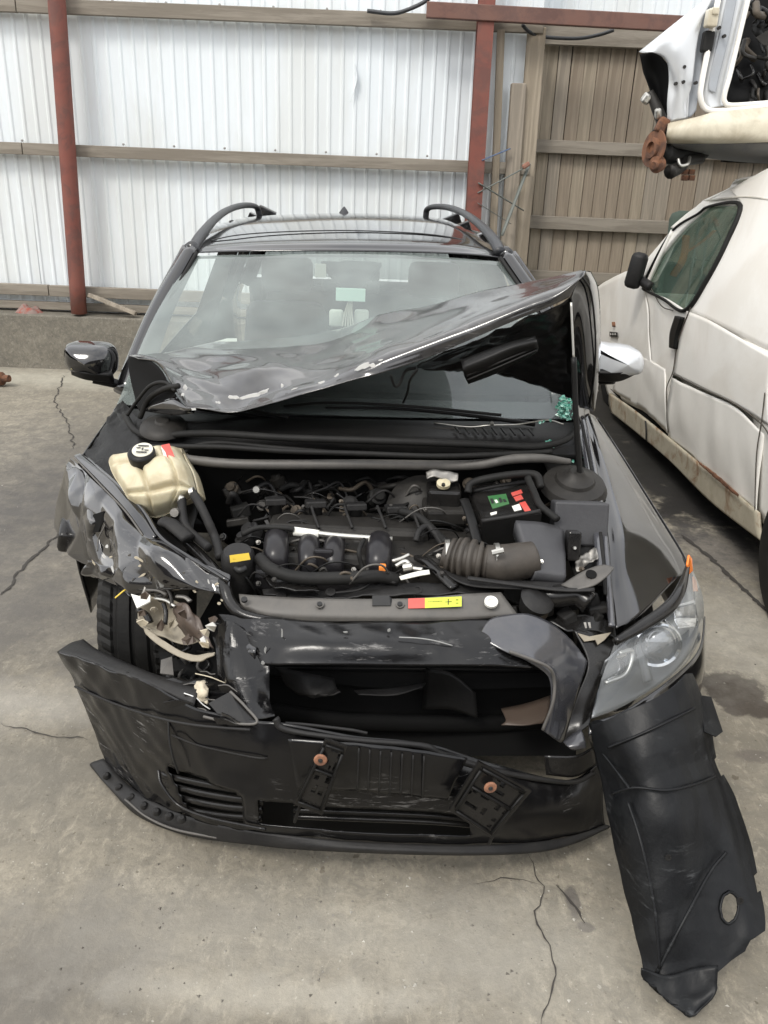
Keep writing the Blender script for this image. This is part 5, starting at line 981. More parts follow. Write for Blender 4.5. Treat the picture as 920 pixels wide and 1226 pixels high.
grid('wing_fold', [[(80, 562, 2.46), (92, 560, 2.44), (108, 575, 2.38)], [(84, 592, 2.36), (104, 590, 2.32), (118, 604, 2.28)], [(94, 622, 2.30), (110, 622, 2.22), (124, 618, 2.22)], [(98, 640, 2.28), (106, 646, 2.22), (118, 640, 2.2)], [(106, 668, 2.2), (114, 672, 2.16), (122, 672, 2.14)]], PAINTC, car, 30, 50, .003, crum=(.012, 3, None, 5))
tube('fold_edge', [(120, 600, 2.24), (126, 612, 2.20), (126, 628, 2.18), (118, 645, 2.17), (117, 660, 2.15)], .002, GREYM, car, n=30, seg=6)
poly('torn_gap', [(103, 628, 2.245), (112, 616, 2.22), (124, 612, 2.19), (125, 622, 2.185), (118, 637, 2.19), (110, 638, 2.21)], VOID, car, .003)
grid('crushed_wing_edge', [[(104, 672, 2.12), (130, 682, 2.05), (160, 697, 1.98), (198, 706, 1.92)], [(102, 684, 2.14), (128, 690, 2.06), (158, 704, 1.98), (200, 716, 1.93)], [(112, 692, 2.14), (132, 696, 2.08), (158, 710, 2.0), (196, 722, 1.96)]], PAINTC, car, 50, 16, .002, crum=(.02, 5, None, 9))
grid('arch_lining', [[(70, 600, 2.6), (68, 628, 2.56), (70, 652, 2.5)], [(80, 615, 2.5), (84, 640, 2.42), (92, 664, 2.36)], [(88, 622, 2.48), (94, 645, 2.4), (104, 668, 2.32)]], PLASG, car, 16, 16, .003, crum=(.015, 5, None, 11))
sdl = box('side_lump', (80, 640, 2.46), (.05, .10, .08), PLASG, car, rot=(.3, .2, .3), bevel=.015, smooth=True)
# remains of the left headlamp: beige bowl, trims, torn foam
grid('broken_lamp_bowl', [[(168, 712, 1.96), (196, 716, 1.95), (222, 722, 1.93)], [(166, 738, 1.92), (198, 744, 1.93), (236, 748, 1.90)], [(182, 754, 1.86), (210, 766, 1.85), (248, 770, 1.83)]], BEIGE, car, 24, 20, .003, crum=(.018, 4, None, 4))
grid('broken_lamp_trim', [[(164, 740, 1.90), (176, 752, 1.86), (204, 772, 1.80), (232, 784, 1.77), (257, 780, 1.76)], [(166, 744, 1.88), (180, 764, 1.83), (206, 782, 1.78), (236, 792, 1.75), (256, 784, 1.75)]], BEIGE, car, 30, 6, .004, crum=(.004, 16, None, 4))
grid('lamp_shell', [[(206, 724, 1.90), (222, 722, 1.86), (238, 738, 1.84)], [(210, 745, 1.86), (230, 748, 1.82), (250, 764, 1.80)], [(222, 760, 1.84), (238, 768, 1.80), (256, 776, 1.78)]], BROWN, car, 16, 14, .003, crum=(.008, 9, None, 2))
poly('bracket_shard', [(157, 711, 1.94), (168, 714, 1.93), (180, 712, 1.93), (180, 720, 1.91), (172, 724, 1.90), (164, 728, 1.89)], WHITE, car, .004)
for k, (p, q, r, mt_) in enumerate((((138, 716, 1.97), (153, 704, 1.99), .0032, YEL), ((186, 716, 1.92), (210, 726, 1.88), .006, STEEL), ((200, 704, 1.92), (206, 728, 1.88), .005, DARKM), ((174, 700, 1.95), (170, 714, 1.93), .004, ALU), ((212, 714, 1.9), (228, 720, 1.87), .007, ALU), ((166, 730, 1.92), (180, 745, 1.88), .010, PLASG), ((176, 706, 1.94), (200, 712, 1.92), .006, GREYM), ((196, 722, 1.9), (198, 748, 1.86), .006, PLASG), ((222, 732, 1.86), (228, 752, 1.83), .003, SEAM), ((228, 752, 1.83), (252, 772, 1.79), .003, SEAM))):
    tube('lamp_fragment', [p, ((p[0]+q[0])/2+2, (p[1]+q[1])/2-2, (p[2]+q[2])/2), q], r, mt_, car, n=10, seg=6, flat=.6)
grid('torn_foam', [[(232, 818, 1.72), (240, 815, 1.72), (248, 818, 1.72)], [(234, 830, 1.69), (242, 828, 1.68), (249, 832, 1.68)], [(240, 838, 1.68), (244, 840, 1.675), (248, 842, 1.67)]], FOAM, bl, 14, 12, .008, crum=(.008, 18, None, 4))
grid('torn_foam', [[(200, 838, 1.715), (216, 838, 1.70), (232, 842, 1.69)], [(204, 846, 1.70), (218, 850, 1.685), (234, 852, 1.675)]], FOAM, bl, 16, 8, .008, crum=(.008, 18, None, 5))
# broken panel between the lamp and the grille
grid('broken_side_panel', [[(250, 752, 1.84), (276, 746, 1.82), (300, 760, 1.78), (318, 778, 1.74)], [(256, 790, 1.78), (276, 786, 1.74), (302, 796, 1.72), (322, 802, 1.71)], [(264, 824, 1.73), (282, 822, 1.69), (304, 832, 1.67), (324, 836, 1.68)], [(284, 852, 1.66), (298, 856, 1.63), (312, 862, 1.61), (330, 860, 1.61)]], PLASS, car, 36, 44, .003, crum=(.016, 3.2, None, 6), sm=False)
grid('bent_flap', [[(252, 742, 1.88), (270, 742, 1.86), (312, 758, 1.80)], [(258, 764, 1.83), (276, 766, 1.79), (308, 778, 1.75)], [(266, 800, 1.79), (280, 800, 1.75), (300, 806, 1.71)]], PAINT, car, 24, 24, .003, crum=(.008, 6, None, 1))
if 0: poly('bare_flake', [(288, 804, 1.70), (296, 810, 1.69), (298, 820, 1.67), (295, 823, 1.67), (291, 816, 1.68)], WFLAKE, car, .002)
sh = poly('torn_plastic_wedge', [(250, 842, 1.66), (276, 828, 1.67), (308, 864, 1.60), (296, 868, 1.59), (262, 856, 1.63)], PLASG, car, .006)
tube('wedge_edge', [(276, 828, 1.665), (294, 846, 1.628), (308, 865, 1.595), (280, 866, 1.60), (244, 858, 1.63)], .0035, GREYM, sh, n=40, seg=6)
grid('cavity_wall', [[(190, 780, 1.95), (240, 780, 1.93), (300, 770, 1.9)], [(200, 850, 1.82), (250, 860, 1.76), (320, 860, 1.72)]], VOID, car, 8, 8, .003)
poly('lower_bracket', [(240, 858, 1.665), (252, 858, 1.66), (254, 888, 1.62), (240, 884, 1.63), (234, 870, 1.65)], VOID, bl, .006)
for k in range(16):
    px = rnd.uniform(190, 268); py = rnd.uniform(760, 825); Y = 1.93-(py-760)*.0012
    tube('cable_end', [(px, py, Y), (px+rnd.uniform(-14, 14), py+rnd.uniform(4, 16), Y-.03), (px+rnd.uniform(-20, 20), py+rnd.uniform(8, 30), Y-.02)], rnd.choice((.004, .006, .012)), rnd.choice((PLAS, RUB, DARKM, PLASG, GREYM)), car, n=12, seg=7)
poly('lamp_bracket', [(193, 790, 1.83), (206, 786, 1.83), (208, 808, 1.78), (192, 806, 1.78)], GREYM, car, .004)
for k in range(26):      # paint scrapes and slivers around the crushed corner
    px = rnd.uniform(112, 270); py = 650+(px-112)*.37+rnd.uniform(-6, 26); Y = 2.03-(px-112)*.0009
    flake(px, py, rnd.uniform(1.5, 5), rnd.uniform(.8, 2), Y-.03, car, rnd.choice((WFLAKE, GREYM, FOAM, ALU)), rnd.uniform(0, 3), 7, 'loose_sliver')

rs2 = random.Random(21)
for k in range(16):      # shredded plastic and torn brackets between the tyre and the grille
    px = rs2.uniform(196, 300); py = rs2.uniform(790, 866); Y = 1.79-(py-790)*.0022-max(0, (px-250))*.0012
    l = rs2.uniform(18, 46); h = rs2.uniform(4, 12); a = rs2.uniform(-.25, .55)
    pts = [(px+u*l*math.cos(a)-v*h*math.sin(a), py+u*l*math.sin(a)+v*h*math.cos(a), Y-u*.02) for u, v in ((-.5, -.3), (-.1, -.5), (.2, -.25), (.5, -.1+rs2.uniform(-.4, .4)), (.25, .35), (.0, .2), (-.3, .5))]
    sh3 = poly('torn_sliver', pts, rs2.choice((PLASG, PLASG, PLASS, PAINTC)), car, .004)
    if k % 2: tube('torn_lip', [pts[0], pts[1], pts[2], pts[3]], .0016, rs2.choice((GREYM, FOAM, WFLAKE)), sh3, n=14, seg=5)
for k in range(14):      # bright bits of the burst lamp
    px = rs2.uniform(170, 256); py = 706+(px-170)*.45+rs2.uniform(-4, 50); Y = 1.90-(px-170)*.0012-(py-700)*.0008
    pts = [(px+math.cos(g)*rs2.uniform(3, 9), py+math.sin(g)*rs2.uniform(2, 8), Y+rs2.uniform(-.02, .01)) for g in (0, 1.1, 2.3, 3.4, 4.9)]
    poly('lamp_fragment', pts, rs2.choice((BEIGE, FOAM, ALU, WFLAKE, PLASG, BROWN, STEEL)), car, .003)
# ============================================================ WHITE VAN
van = thing('white_van', 'dented dirty white van with rusty sill parked on the right', 'van', (2.4, 4.6, 0))
WV = mat('van_white', (0.86, 0.84, 0.79), .32, coat=.3, dust=.08, dcol=(.42, .37, .28), dscale=3, col2=(.79, .76, .70), c2scale=2, bump=.0004, bscale=6)
WV2 = mat('van_white_dirty', (0.66, 0.63, 0.56), .4, coat=.2, dust=.5, dcol=(.36, .33, .27), dscale=4, col2=(.45, .44, .40), c2scale=5, bump=.0008, bscale=8)
SILLM = mat('rusty_sill', (.50, .46, .36), .5, col2=(.22, .11, .05), c2scale=7, c2lo=.52, c2hi=.66, dust=.5, dcol=(.24, .2, .14))
def vx(z): return 1.60+(0.28*max(0, z-.95)**1.35 if z > .95 else .0)+(.03*max(0, .5-z)/.3)
def PV(px, py, o=0.0):
    x = 1.62
    for _ in range(14): p = PX(px, py, x); x = .5*x+.5*(vx(p.z)-o)
    return PX(px, py, x)
# silhouette points of the flank in the photograph, taken to the flank's own surface
def surf(name, rows, mt_, par=van, nu=20, nv=14, solid=.004, crum=None, o=0.0): return grid(name, [[PV(x, y, o) for x, y in r] for r in rows], mt_, par, nu, nv, solid, crum, off=-1)
# body: cross-sections through the length, far to near (nose, windscreen, roof)
def sec(Y, ztop, zl=.3, hood=False):
    x0 = 1.60; pts = []
    for z in (zl, .5, .8, .98):
        if z <= ztop: pts.append(Vector((vx(z)+.006, Y, z)))
    return pts
DT = mat('van_dent', (.83, .81, .76), .35, coat=.2, dust=.18, dcol=(.4, .36, .3), dscale=4)
Y0, Y1, Y2, Y3 = 6.5, 5.35, 4.0, 1.2
def flank(name, pts, mt_, nseg=1, crum=None, o=0.0, th=.006):
    return poly(name, [PV(x, y, o) for x, y in pts], mt_, van, th)
surf('front_wing', [[(708, 350), (722, 339), (745, 327), (762, 322)], [(716, 372), (730, 365), (756, 360), (776, 362)], [(716, 410), (735, 405), (760, 400), (778, 402)], [(722, 450), (742, 448), (765, 446), (782, 448)], [(728, 472), (745, 480), (770, 492), (790, 508)]], WV, nu=24, nv=24, crum=(.004, 1.2, None, 2))
surf('front_door', [[(762, 322), (776, 346), (800, 358), (822, 372)], [(776, 362), (790, 372), (810, 382), (820, 394)], [(778, 402), (790, 408), (802, 424), (808, 440)], [(782, 448), (788, 452), (794, 462), (800, 478)], [(790, 508), (792, 512), (797, 516), (800, 520)]], WV, nu=20, nv=24, crum=(.005, 1.2, None, 4))
surf('door_crease_panel', [[(735, 420), (770, 428), (796, 442)], [(735, 438), (775, 450), (798, 470)], [(733, 468), (772, 492), (799, 519)]], DT, nu=24, nv=16, o=.006, crum=(.008, 1.3, None, 6))
surf('sliding_door', [[(822, 372), (850, 384), (885, 404), (925, 428)], [(812, 410), (846, 428), (882, 448), (922, 474)], [(806, 448), (842, 466), (880, 484), (925, 512)]], WV, nu=24, nv=20, o=.012, crum=(.003, 1, None, 8))
surf('sliding_door_lower', [[(804, 452), (842, 470), (880, 488), (912, 520)], [(799, 490), (838, 512), (876, 536), (908, 562)], [(800, 524), (836, 554), (874, 586), (906, 614)]], DT, nu=30, nv=20, o=.014, crum=(.011, 1.1, None, 3))
surf('rear_quarter', [[(880, 402), (940, 430), (1010, 470), (1120, 540)], [(902, 500), (950, 560), (1010, 620), (1120, 700)], [(906, 614), (935, 660), (990, 730), (1080, 840)]], WV, nu=14, nv=14, o=.004)
sl_ = surf('sill', [[(729, 470), (760, 492), (800, 524), (850, 566), (908, 614)], [(729, 484), (760, 508), (798, 540), (848, 586), (910, 636)], [(732, 494), (762, 518), (800, 550), (850, 600), (914, 650)]], SILLM, nu=40, nv=10, o=.02, solid=.01)
surf('rust_patch', [[(836, 552), (858, 568), (885, 592)], [(838, 556), (858, 574), (884, 596)]], RUSTB, sl_, nu=24, nv=4, o=.034, solid=.001, crum=(.004, 20, None, 3))
tube('sill_joint', [PV(773, 504, .03), PV(774, 516, .03), PV(774, 528, .03)], .006, SEAM, sl_, seg=6)
# roof, upper side with the window opening
surf('upper_side', [[(874, 227), (886, 221), (904, 212), (932, 196), (990, 186)], [(887, 244), (900, 240), (918, 232), (950, 225), (1010, 222)], [(881, 266), (894, 268), (916, 270), (952, 275), (1020, 290)], [(852, 326), (872, 334), (905, 345), (955, 365), (1030, 400)], [(822, 374), (850, 386), (890, 406), (945, 434), (1040, 490)]], WV, nu=30, nv=30, o=.002)
surf('windscreen_pillar', [[(765, 322), (790, 292), (815, 264), (842, 240)], [(770, 334), (794, 302), (819, 273), (850, 246)]], WV, nu=24, nv=6, o=.01, solid=.03)
surf('roof_edge', [[(803, 272), (830, 250), (862, 233), (900, 212), (930, 196)], [(812, 278), (838, 257), (852, 248), (888, 246), (935, 230)]], WV, nu=34, nv=7, o=-.01, solid=.03)
wn = flank('door_window', [(770, 345), (781, 318), (806, 276), (834, 258), (848, 248), (885, 246), (870, 290), (845, 338), (820, 371)], GLD, o=.0, th=.002)
tube('window_seal', [PV(x, y, .012) for x, y in ((770, 346), (781, 318), (806, 276), (836, 256), (850, 247), (886, 245), (870, 290), (846, 336), (820, 372), (794, 358), (770, 346))], .013, RUB, wn, n=70, seg=6, flat=.6)
tube('window_divider', [PV(773, 345, .012), PV(790, 308, .012), PV(806, 276, .012)], .014, WV, wn, n=12, seg=6)
flank('quarter_glass', [(766, 330), (790, 292), (800, 282), (785, 312), (772, 340)], GLD, o=.0, th=.002)
flank('inner_void', [(768, 342), (790, 300), (830, 256), (850, 246), (884, 246), (868, 292), (822, 372)], mat('van_lining', (.09, .13, .11), .8), o=-.6)
VINT = mat('van_seat', (.05, .07, .055), .9)
vs_ = box('seat', PV(838, 310, -.42), (.45, .14, .6), VINT, van, bevel=.05, smooth=True, rot=(-.2, 0, 0))
box('headrest', PV(846, 272, -.42), (.26, .1, .16), VINT, vs_, bevel=.04, smooth=True)
tube('seat_belt', [PV(822, 282, -.1), PV(818, 310, -.1), PV(806, 330, -.12)], .022, ORG, van, n=12, seg=6, flat=.2); tube('seat_belt', [PV(856, 276, -.2), PV(840, 290, -.2), PV(822, 302, -.2)], .015, ORG, van, n=12, seg=6, flat=.2)
hd_ = surf('door_handle', [[(808, 378), (816, 380)], [(802, 398), (810, 400)], [(801, 416), (807, 418)]], PLAS, nu=6, nv=16, o=.035, solid=.02)
GAP = mat('panel_gap', (.06, .052, .042), .8)
for pts in (((827, 368), (812, 408), (806, 444), (799, 462), (798, 480), (800, 518)), ((806, 448), (842, 466), (880, 484), (912, 508), (925, 530)), ((916, 470), (912, 505), (906, 545), (904, 612)), ((780, 346), (792, 366), (806, 372))):
    tube('door_gap', [PV(x, y, .018) for x, y in pts], .003, GAP, van, n=40, seg=6)
vm = box('door_mirror', PV(762, 324, .10), (.10, .09, .22), PLASD, van, bevel=.03, rot=(0, .15, -.5), smooth=True)
tube('mirror_arm', [PV(768, 336, .05), PV(780, 344, 0.0)], .03, PLASD, vm, n=6)
bd_ = tube('side_marker', [PV(735, 386, .012), PV(735.5, 391, .012)], .014, RUST, van, n=5, seg=10, flat=.5)
poly('badge', [PV(730, 397, .015), (PV(739, 398, .015)), PV(739, 404, .015), PV(730, 403, .015)], DARKM, van, .004)
for k in range(3): tube('badge_letter', [PV(731.5+k*2.6, 398.6, .02), PV(731.5+k*2.6, 402, .02)], .003, STEEL, van, n=3, seg=5)
# solid volume of the body behind the flank: bonnet, roof, far side
def slab(name, pts_yz, x0, x1, mt_):
    n = len(pts_yz); vs = [(x0, y, z) for y, z in pts_yz]+[(x1, y, z) for y, z in pts_yz]
    return mesh(name, vs, [(i, (i+1) % n, n+(i+1) % n, n+i) for i in range(n)]+[tuple(range(n))[::-1], tuple(range(n, 2*n))], mt_, van, False, bevel=.03)
nz0 = PV(712, 345); zr = PV(905, 213).z
slab('lower_body', [(nz0.y, .35), (nz0.y, nz0.z-.03), (PV(764, 322).y, .93), (1.3, .93), (1.3, .35)], 1.68, 3.2, WV)
slab('far_upper_side', [(PV(764, 322).y, .93), (PV(842, 240).y, zr-.02), (1.4, zr-.02), (1.3, .93)], 3.05, 3.15, WV)
grid('roof', [[PV(842, 242, -.03), PV(870, 229, -.03), PV(902, 214, -.03), Vector((vx(zr), 2.4, zr-.0)), Vector((vx(zr), 1.3, zr-.02))], [PV(842, 242)+Vector((.3, .05, .05)), PV(870, 229)+Vector((.3, 0, .05)), PV(902, 214)+Vector((.3, 0, .04)), Vector((2.2, 2.4, zr+.03)), Vector((2.2, 1.3, zr+.02))],
              [Vector((3.05, PV(842, 240).y, zr-.06)), Vector((3.05, PV(870, 229).y, zr-.03)), Vector((3.05, PV(902, 214).y, zr)), Vector((3.05, 2.4, zr)), Vector((3.05, 1.3, zr-.02))]], WV, van, 20, 12, .01)
mesh('windscreen', [PV(842, 240)+Vector((.04, 0, 0)), Vector((3.0, PV(842, 240).y, PV(842, 240).z)), Vector((3.1, PV(764, 322).y, .95)), PV(764, 322)+Vector((.04, 0, .0))], [(0, 1, 2, 3)], GLD, van, False)
def vwheel(Y, px=None):
    c = Vector((1.78 if Y > 4 else 1.665, Y, .31)); wl = lathe('wheel', c, (-1, 0, 0), [(-.1, .2), (-.1, .26), (-.09, .305), (-.06, .32), (.06, .32), (.09, .305), (.1, .26), (.1, .2), (.07, .195)], RUB, van, seg=48)
    lathe('rim', c, (-1, 0, 0), [(.05, .195), (.075, .2), (.06, .17), (.03, .12), (.05, .06), (.06, .03)], RUST, wl, seg=36)
fy = PX(724, 480, 1.68).y
vwheel(fy)
pe = PX(907, 655, 1.57); vwheel(pe.y-.30)
tube('rear_tyre_edge', [(938, 585, 2.5), (938, 586, 2.5)], .002, RUB, van, n=2, seg=4)
box('underbody', Vector((2.38, 4.0, .26)), (1.5, 4.6, .14), VOID, van)
tube('roof_crease', [PV(848, 224+16, .0), PV(890, 236, .0), PV(930, 240, .0)], .006, WV2, van, n=12, seg=6)
# ============================================================ SILVER CAR SHELL stacked above
sc = thing('stripped_car', 'stripped silver car shell stacked on top of the white van', 'car', (2.9, 4.6, 1.75))
SV = mat('silver_paint', (.58, .60, .62), .25, metal=.35, coat=.5, dust=.2, dcol=(.5, .49, .44), dscale=5, bump=.0006, bscale=12)
CRM = mat('cream_sill', (.66, .62, .50), .35, coat=.3, dust=.45, col2=(.40, .36, .27), c2scale=3, dcol=(.4, .34, .24), dscale=6)
INN = mat('primer_grey', (.36, .39, .43), .5, dust=.3)
Yc = 4.55
grid('front_wing', [[(765, 62, Yc+.10), (790, 42, Yc+.02), (820, 18, Yc), (850, -6, Yc), (864, -20, Yc)], [(771, 63, Yc+.04), (795, 46, Yc-.02), (822, 30, Yc-.03), (842, 15, Yc-.02), (856, -5, Yc)], [(782, 63, Yc), (798, 62, Yc-.03), (814, 55, Yc-.05), (830, 42, Yc-.04), (842, 22, Yc-.02)],
                    [(797, 72, Yc), (803, 80, Yc-.03), (812, 82, Yc-.05), (822, 76, Yc-.05), (834, 60, Yc-.03)], [(801, 92, Yc), (806, 100, Yc-.02), (812, 104, Yc-.04), (820, 104, Yc-.04), (829, 100, Yc-.03)], [(799, 120, Yc), (804, 124, Yc-.02), (810, 125, Yc-.03), (818, 124, Yc-.03), (823, 122, Yc-.02)], [(799, 146, Yc), (804, 145, Yc-.02), (810, 144, Yc-.02), (818, 143, Yc-.02), (822, 142, Yc-.02)]], SV, sc, 30, 40, .005)
grid('arch_lining', [[(766, 65, Yc+.16), (784, 62, Yc+.1), (800, 78, Yc+.06)], [(770, 84, Yc+.16), (786, 88, Yc+.16), (801, 100, Yc+.06)], [(776, 100, Yc+.14), (790, 112, Yc+.14), (799, 122, Yc+.06)], [(790, 142, Yc+.1), (795, 144, Yc+.1), (799, 146, Yc+.05)]], VOID, sc, 14, 18, .004)
grid('hinge_post', [[(842, 18, Yc+.03), (850, -6, Yc+.03), (868, -20, Yc+.03)], [(830, 60, Yc+.03), (840, 40, Yc+.03), (852, 25, Yc+.03)], [(825, 100, Yc+.02), (833, 90, Yc+.02), (842, 64, Yc+.02)], [(823, 125, Yc+.01), (830, 120, Yc+.01), (838, 100, Yc+.01)], [(822, 141, Yc), (828, 139, Yc), (834, 132, Yc)]], INN, sc, 14, 24, .005)
tube('hinge_post_flange', [(843, 12, Yc-.01), (834, 42, Yc-.02), (828, 72, Yc-.02), (824, 108, Yc-.02), (822, 142, Yc-.01)], .008, SV, sc, n=30, seg=8)
grid('door_aperture_frame', [[(864, -8, Yc), (872, -8, Yc-.02), (880, -8, Yc-.01), (888, -6, Yc), (898, -4, Yc+.03)], [(852, 45, Yc), (860, 45, Yc-.02), (868, 45, Yc-.01), (878, 45, Yc), (885, 45, Yc+.03)], [(842, 95, Yc), (850, 95, Yc-.02), (858, 95, Yc-.01), (868, 96, Yc), (874, 98, Yc+.03)], [(839, 115, Yc), (846, 117, Yc-.02), (854, 118, Yc-.01), (864, 119, Yc), (868, 121, Yc+.03)], [(843, 132, Yc), (850, 130, Yc-.02), (858, 128, Yc-.01), (866, 127, Yc), (872, 125, Yc+.03)]], SV, sc, 20, 34, .006)
grid('door_aperture_channel', [[(872, -8, Yc-.025), (884, -8, Yc-.02)], [(861, 45, Yc-.03), (873, 45, Yc-.02)], [(850, 92, Yc-.03), (861, 93, Yc-.02)], [(849, 108, Yc-.03), (857, 112, Yc-.02)]], INN, sc, 8, 24, .003)
tube('aperture_edge', [(862, -10, Yc-.02), (851, 45, Yc-.03), (841, 95, Yc-.03), (839, 116, Yc-.03), (845, 130, Yc-.02), (862, 133, Yc-.02), (900, 129, Yc-.02), (960, 123, Yc-.02)], .014, WV, sc, n=60, seg=8)
tube('aperture_edge', [(898, -10, Yc-.0), (886, 40, Yc-.01), (874, 90, Yc-.02), (868, 112, Yc-.02), (868, 122, Yc-.02), (876, 126, Yc-.02), (910, 124, Yc-.02), (960, 120, Yc-.02)], .012, WV, sc, n=60, seg=8)
for x, y in ((868, 43), (820, 80), (819, 98), (810, 100), (834, 99), (862, 33)): lathe('panel_hole', (x, y, Yc-.055), (0, 1, 0), [(0, .008), (.02, .008)], DARKM, sc, seg=10)
hb = box('door_hinge', (852, 22, Yc-.06), (.05, .06, .075), CRM, sc, bevel=.008); box('hinge_plate', (855, 14, Yc-.07), (.03, .06, .03), CRM, hb, bevel=.005)
box('check_strap', (847, 50, Yc-.02), (.05, .05, .09), RUB, sc, bevel=.01)
grid('sill', [[(800, 147, Yc-.02), (830, 141, Yc-.03), (870, 131, Yc-.03), (930, 127, Yc-.03), (1000, 120, Yc-.03)], [(799, 156, Yc-.05), (830, 152, Yc-.06), (870, 148, Yc-.06), (930, 146, Yc-.06), (1000, 140, Yc-.06)], [(798, 166, Yc-.04), (830, 166, Yc-.05), (870, 166, Yc-.05), (930, 165, Yc-.05), (1000, 160, Yc-.05)], [(799, 172, Yc+.02), (830, 172, Yc+.02), (870, 172, Yc+.02), (930, 170, Yc+.02), (1000, 166, Yc+.02)]], CRM, sc, 24, 18, .006)
grid('sill_underside', [[(799, 172, Yc+.02), (850, 172, Yc+.02), (920, 171, Yc+.02), (1000, 166, Yc+.02)], [(806, 178, Yc+.12), (850, 182, Yc+.12), (920, 186, Yc+.1), (1000, 184, Yc+.1)], [(815, 182, Yc+.3), (850, 190, Yc+.4), (920, 196, Yc+.4), (1000, 196, Yc+.4)]], mat('underseal', (.06, .065, .07), .6, dust=.4), sc, 24, 12, .006)
box('floor_pan', Vector((3.6, 5.25, 1.80)), (3.2, 1.2, .04), DARKM, sc)
box('far_side', Vector((3.6, 5.9, 2.2)), (3.0, .05, .9), VOID, sc)
# gutted interior: loose wiring and trim in the door opening
grid('inner_trim', [[(886, -8, Yc+.3), (930, -8, Yc+.35), (1000, -8, Yc+.4)], [(876, 60, Yc+.25), (930, 62, Yc+.3), (1000, 60, Yc+.4)], [(868, 124, Yc+.05), (930, 122, Yc+.15), (1000, 118, Yc+.2)]], VOID, sc, 20, 20, .004, crum=(.02, 3, None, 2))
r2 = random.Random(5)
for k in range(26):
    x = r2.uniform(878, 925); y = r2.uniform(0, 118); Y = Yc+.12+r2.random()*.1
    if x < 868+ (120-y)*.24: x += 16
    tube('loose_wire', [(x, y, Y), (x+r2.uniform(-8, 8), y+r2.uniform(5, 16), Y-.05), (x+r2.uniform(-14, 14), y+r2.uniform(10, 30), Y)], r2.choice((.006, .01, .018)), r2.choice((RUB, PLASG, DARKM, RUB, PLAS, TAN)), sc, n=14, seg=6)
poly('trim_sheet', [(905, 45, Yc+.05), (930, 30, Yc+.05), (935, 55, Yc+.05), (914, 54, Yc+.05)], DARKM, sc, .006)
# front suspension leg with a rusty brake disc
leg = thing('x', 'x', 'x'); bpy.data.objects.remove(leg)
dk = lathe('brake_disc', (784, 178, Yc-.0), (-.93, -.34, .08), [(0, .088), (.010, .088), (.010, .052), (.024, .048), (.026, .03), (.008, .028)], RUST, sc, seg=30)
dk2 = lathe('wheel_hub', (790, 196, Yc-.03), (-.75, -.6, -.2), [(0, .038), (.03, .040), (.036, .024), (.05, .018)], RUST, sc, seg=24)
tube('suspension_leg', [(790, 162, Yc+.03), (794, 150, Yc+.05), (786, 128, Yc+.08), (778, 110, Yc+.1)], [.045, .03, .028, .02], DARKM, sc, n=20)
tube('suspension_arm', [(795, 182, Yc+.02), (808, 188, Yc+.1), (830, 184, Yc+.2), (845, 184, Yc+.25)], [.045, .04, .03, .025], RUB, sc, n=20)
tube('suspension_arm', [(802, 206, Yc+.0), (815, 200, Yc+.06), (822, 192, Yc+.12), (840, 190, Yc+.2)], [.035, .03, .03, .025], DARKM, sc, n=20)
box('caliper', (793, 150, Yc-.0), (.05, .05, .07), RUST, sc, rot=(0, .4, 0), bevel=.01)
box('brake_hose_bracket', (774, 118, Yc+.1), (.04, .05, .05), STEEL, sc, rot=(.3, .5, .2), bevel=.012)
box('bush', (788, 136, Yc+.02), (.03, .03, .05), STEEL, sc, rot=(.3, -.3, .2), bevel=.01)
for x, y in ((820, 206), (828, 206), (820, 213), (828, 213)): box('tie_bracket', (x, y, Yc+.1), (.03, .03, .026), RUST, sc, bevel=.003)
tube('brake_pipe', [(812, 190, Yc+.0), (815, 198, Yc-.01), (824, 196, Yc), (826, 188, Yc+.05)], .008, STEEL, sc, n=20, seg=6)
# ============================================================ LOOSE WHEEL-ARCH LINER leaning against the bumper
ln = thing('wheel_arch_liner', 'long black plastic wheel arch liner leaning from the headlamp to the ground', 'plastic liner', PZ(830, 1200, 0))
def zl(x, y):  # leaning sheet: top against the bumper, foot on the ground
    t = (y-830)/370.0
    return 1.66-.42*max(-.1, min(1.02, t))
def LY(r, dz=0.0): return [(x, y, zl(x, y)+d) for x, y, d in r]
rows = [[(708, 868, .03), (726, 862, .0), (752, 850, -.02), (780, 838, -.03), (806, 822, -.02), (821, 808, .0), (828, 806, .03)],
        [(712, 900, .04), (732, 894, .0), (758, 888, -.03), (786, 880, -.04), (812, 868, -.03), (832, 858, .0), (848, 850, .05)],
        [(722, 940, .05), (744, 938, .01), (770, 938, -.03), (800, 938, -.035), (826, 930, -.02), (848, 922, .01), (860, 912, .05)],
        [(730, 985, .05), (750, 984, .0), (778, 986, -.03), (808, 982, -.04), (836, 974, -.02), (862, 966, .01), (882, 956, .05)],
        [(742, 1040, .04), (762, 1042, .0), (790, 1044, -.02), (820, 1038, -.02), (850, 1026, 0), (878, 1014, .01), (898, 1004, .04)],
        [(756, 1100, .03), (778, 1106, .0), (804, 1110, -.01), (836, 1098, -.005), (866, 1082, 0), (892, 1064, .01), (909, 1050, .03)],
        [(768, 1150, .02), (790, 1160, .0), (815, 1166, 0), (846, 1150, .0), (872, 1132, .0), (898, 1112, .0), (916, 1100, .01)],
        [(770, 1172, .01), (790, 1188, .0), (808, 1202, .0), (838, 1182, .0), (862, 1162, .0), (888, 1142, .0), (915, 1126, .0)]]
def lin_hole(u, v):
    if ((u-.70)/.060)**2+((v-.735)/.047)**2 < 1: return True
    if u > .95 and (.27 < v < .33 or .70 < v < .76): return True
    if u > .86 and v > .93: return True
    return False
sh_ = grid('liner_sheet', [LY(r) for r in rows], LINER, ln, 110, 200, .004, crum=(.0035, 4, None, 3), hole=lin_hole)
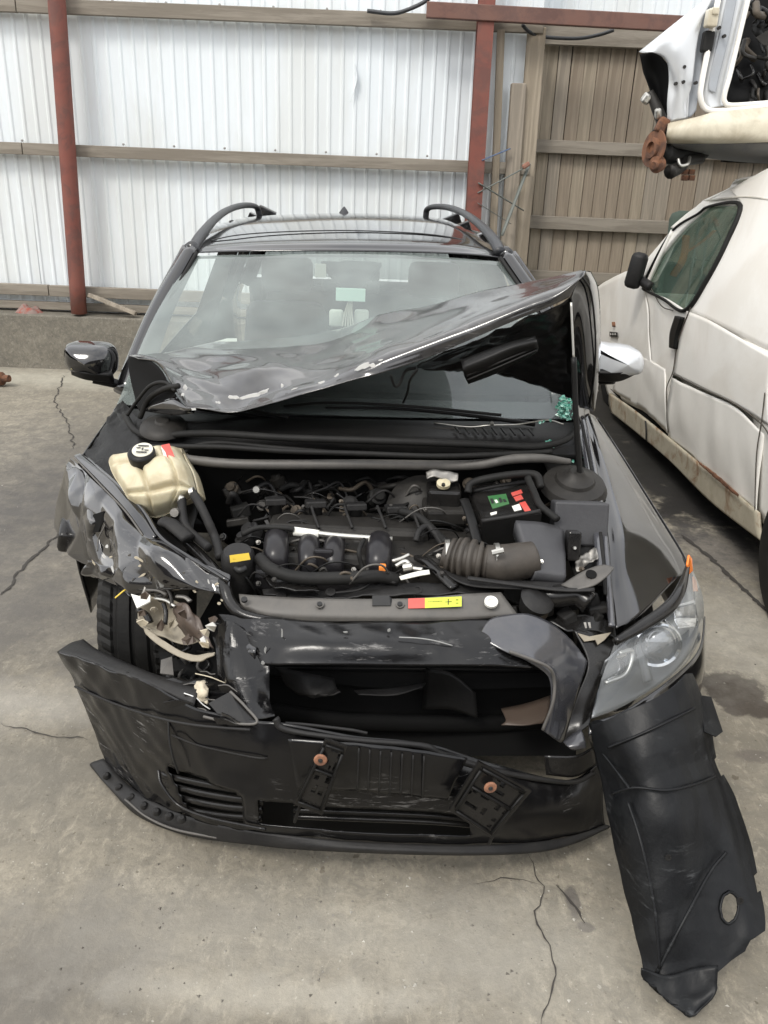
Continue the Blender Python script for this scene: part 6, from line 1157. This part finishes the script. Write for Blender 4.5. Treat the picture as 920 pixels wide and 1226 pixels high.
poly('liner_tab', [(838, 832, 1.70), (852, 834, 1.71), (866, 876, 1.64), (858, 882, 1.62), (844, 876, 1.62)], LINER, ln, .004, .001)
grid('liner_tail', [[(769, 1160, 1.27), (800, 1168, 1.27), (836, 1158, 1.28), (860, 1156, 1.275)], [(770, 1172, 1.262), (796, 1186, 1.25), (832, 1184, 1.25), (859, 1176, 1.255)], [(786, 1186, 1.25), (806, 1200, 1.235), (834, 1200, 1.235), (857, 1188, 1.242)], [(822, 1216, 1.215), (825, 1218, 1.213), (830, 1217, 1.213), (834, 1213, 1.215)]], LINER, ln, 20, 14, .004, crum=(.006, 6, None, 1))
for pts in ([(728, 895, .0), (760, 882, -.03), (800, 864, -.04), (832, 848, -.0)], [(733, 950, .0), (760, 943, -.035), (800, 946, -.045), (836, 938, -.02), (856, 930, .01)], [(786, 1165, 0), (820, 1100, -.02), (850, 1045, -.005), (870, 1020, 0.0)], [(722, 902, .03), (740, 925, .0), (754, 944, -.03)], [(752, 960, -.01), (768, 1010, -.03), (784, 1090, -.02), (790, 1160, -.005)]):
    tube('liner_rib', [(x, y, zl(x, y)+d-.004) for x, y, d in pts], .0038, LINER, sh_, n=40, seg=8, flat=.8)
grid('liner_fold', [[(706, 866, 1.70), (716, 862, 1.67), (730, 866, 1.64)], [(712, 905, 1.66), (722, 900, 1.62), (742, 915, 1.58)], [(724, 940, 1.60), (734, 938, 1.57), (754, 944, 1.54)]], LINER, ln, 14, 20, .004, crum=(.006, 6, None, 2))
disc('liner_rivet', (800, 1026, zl(800, 1026)-.03), .007, PLASD, ln, ax=(0, -1, .3)); disc('liner_rivet', (886, 1078, zl(886, 1078)-.005), .008, PLASD, ln, ax=(0, -1, .3))
def surf_pt(rows, u, v):
    R = [resample([V(p) for p in r], 101) for r in rows]; c = resample([r[int(round(u*100))] for r in R], 101); return c[int(round(v*100))]
LR = [LY(r) for r in rows]
tube('hole_rim', [surf_pt(LR, .70+.060*math.cos(g), .735+.047*math.sin(g))+Vector((0, -.003, .001)) for g in [k*2*math.pi/16 for k in range(16)]], .003, LINER, sh_, n=48, seg=8, closed=True)
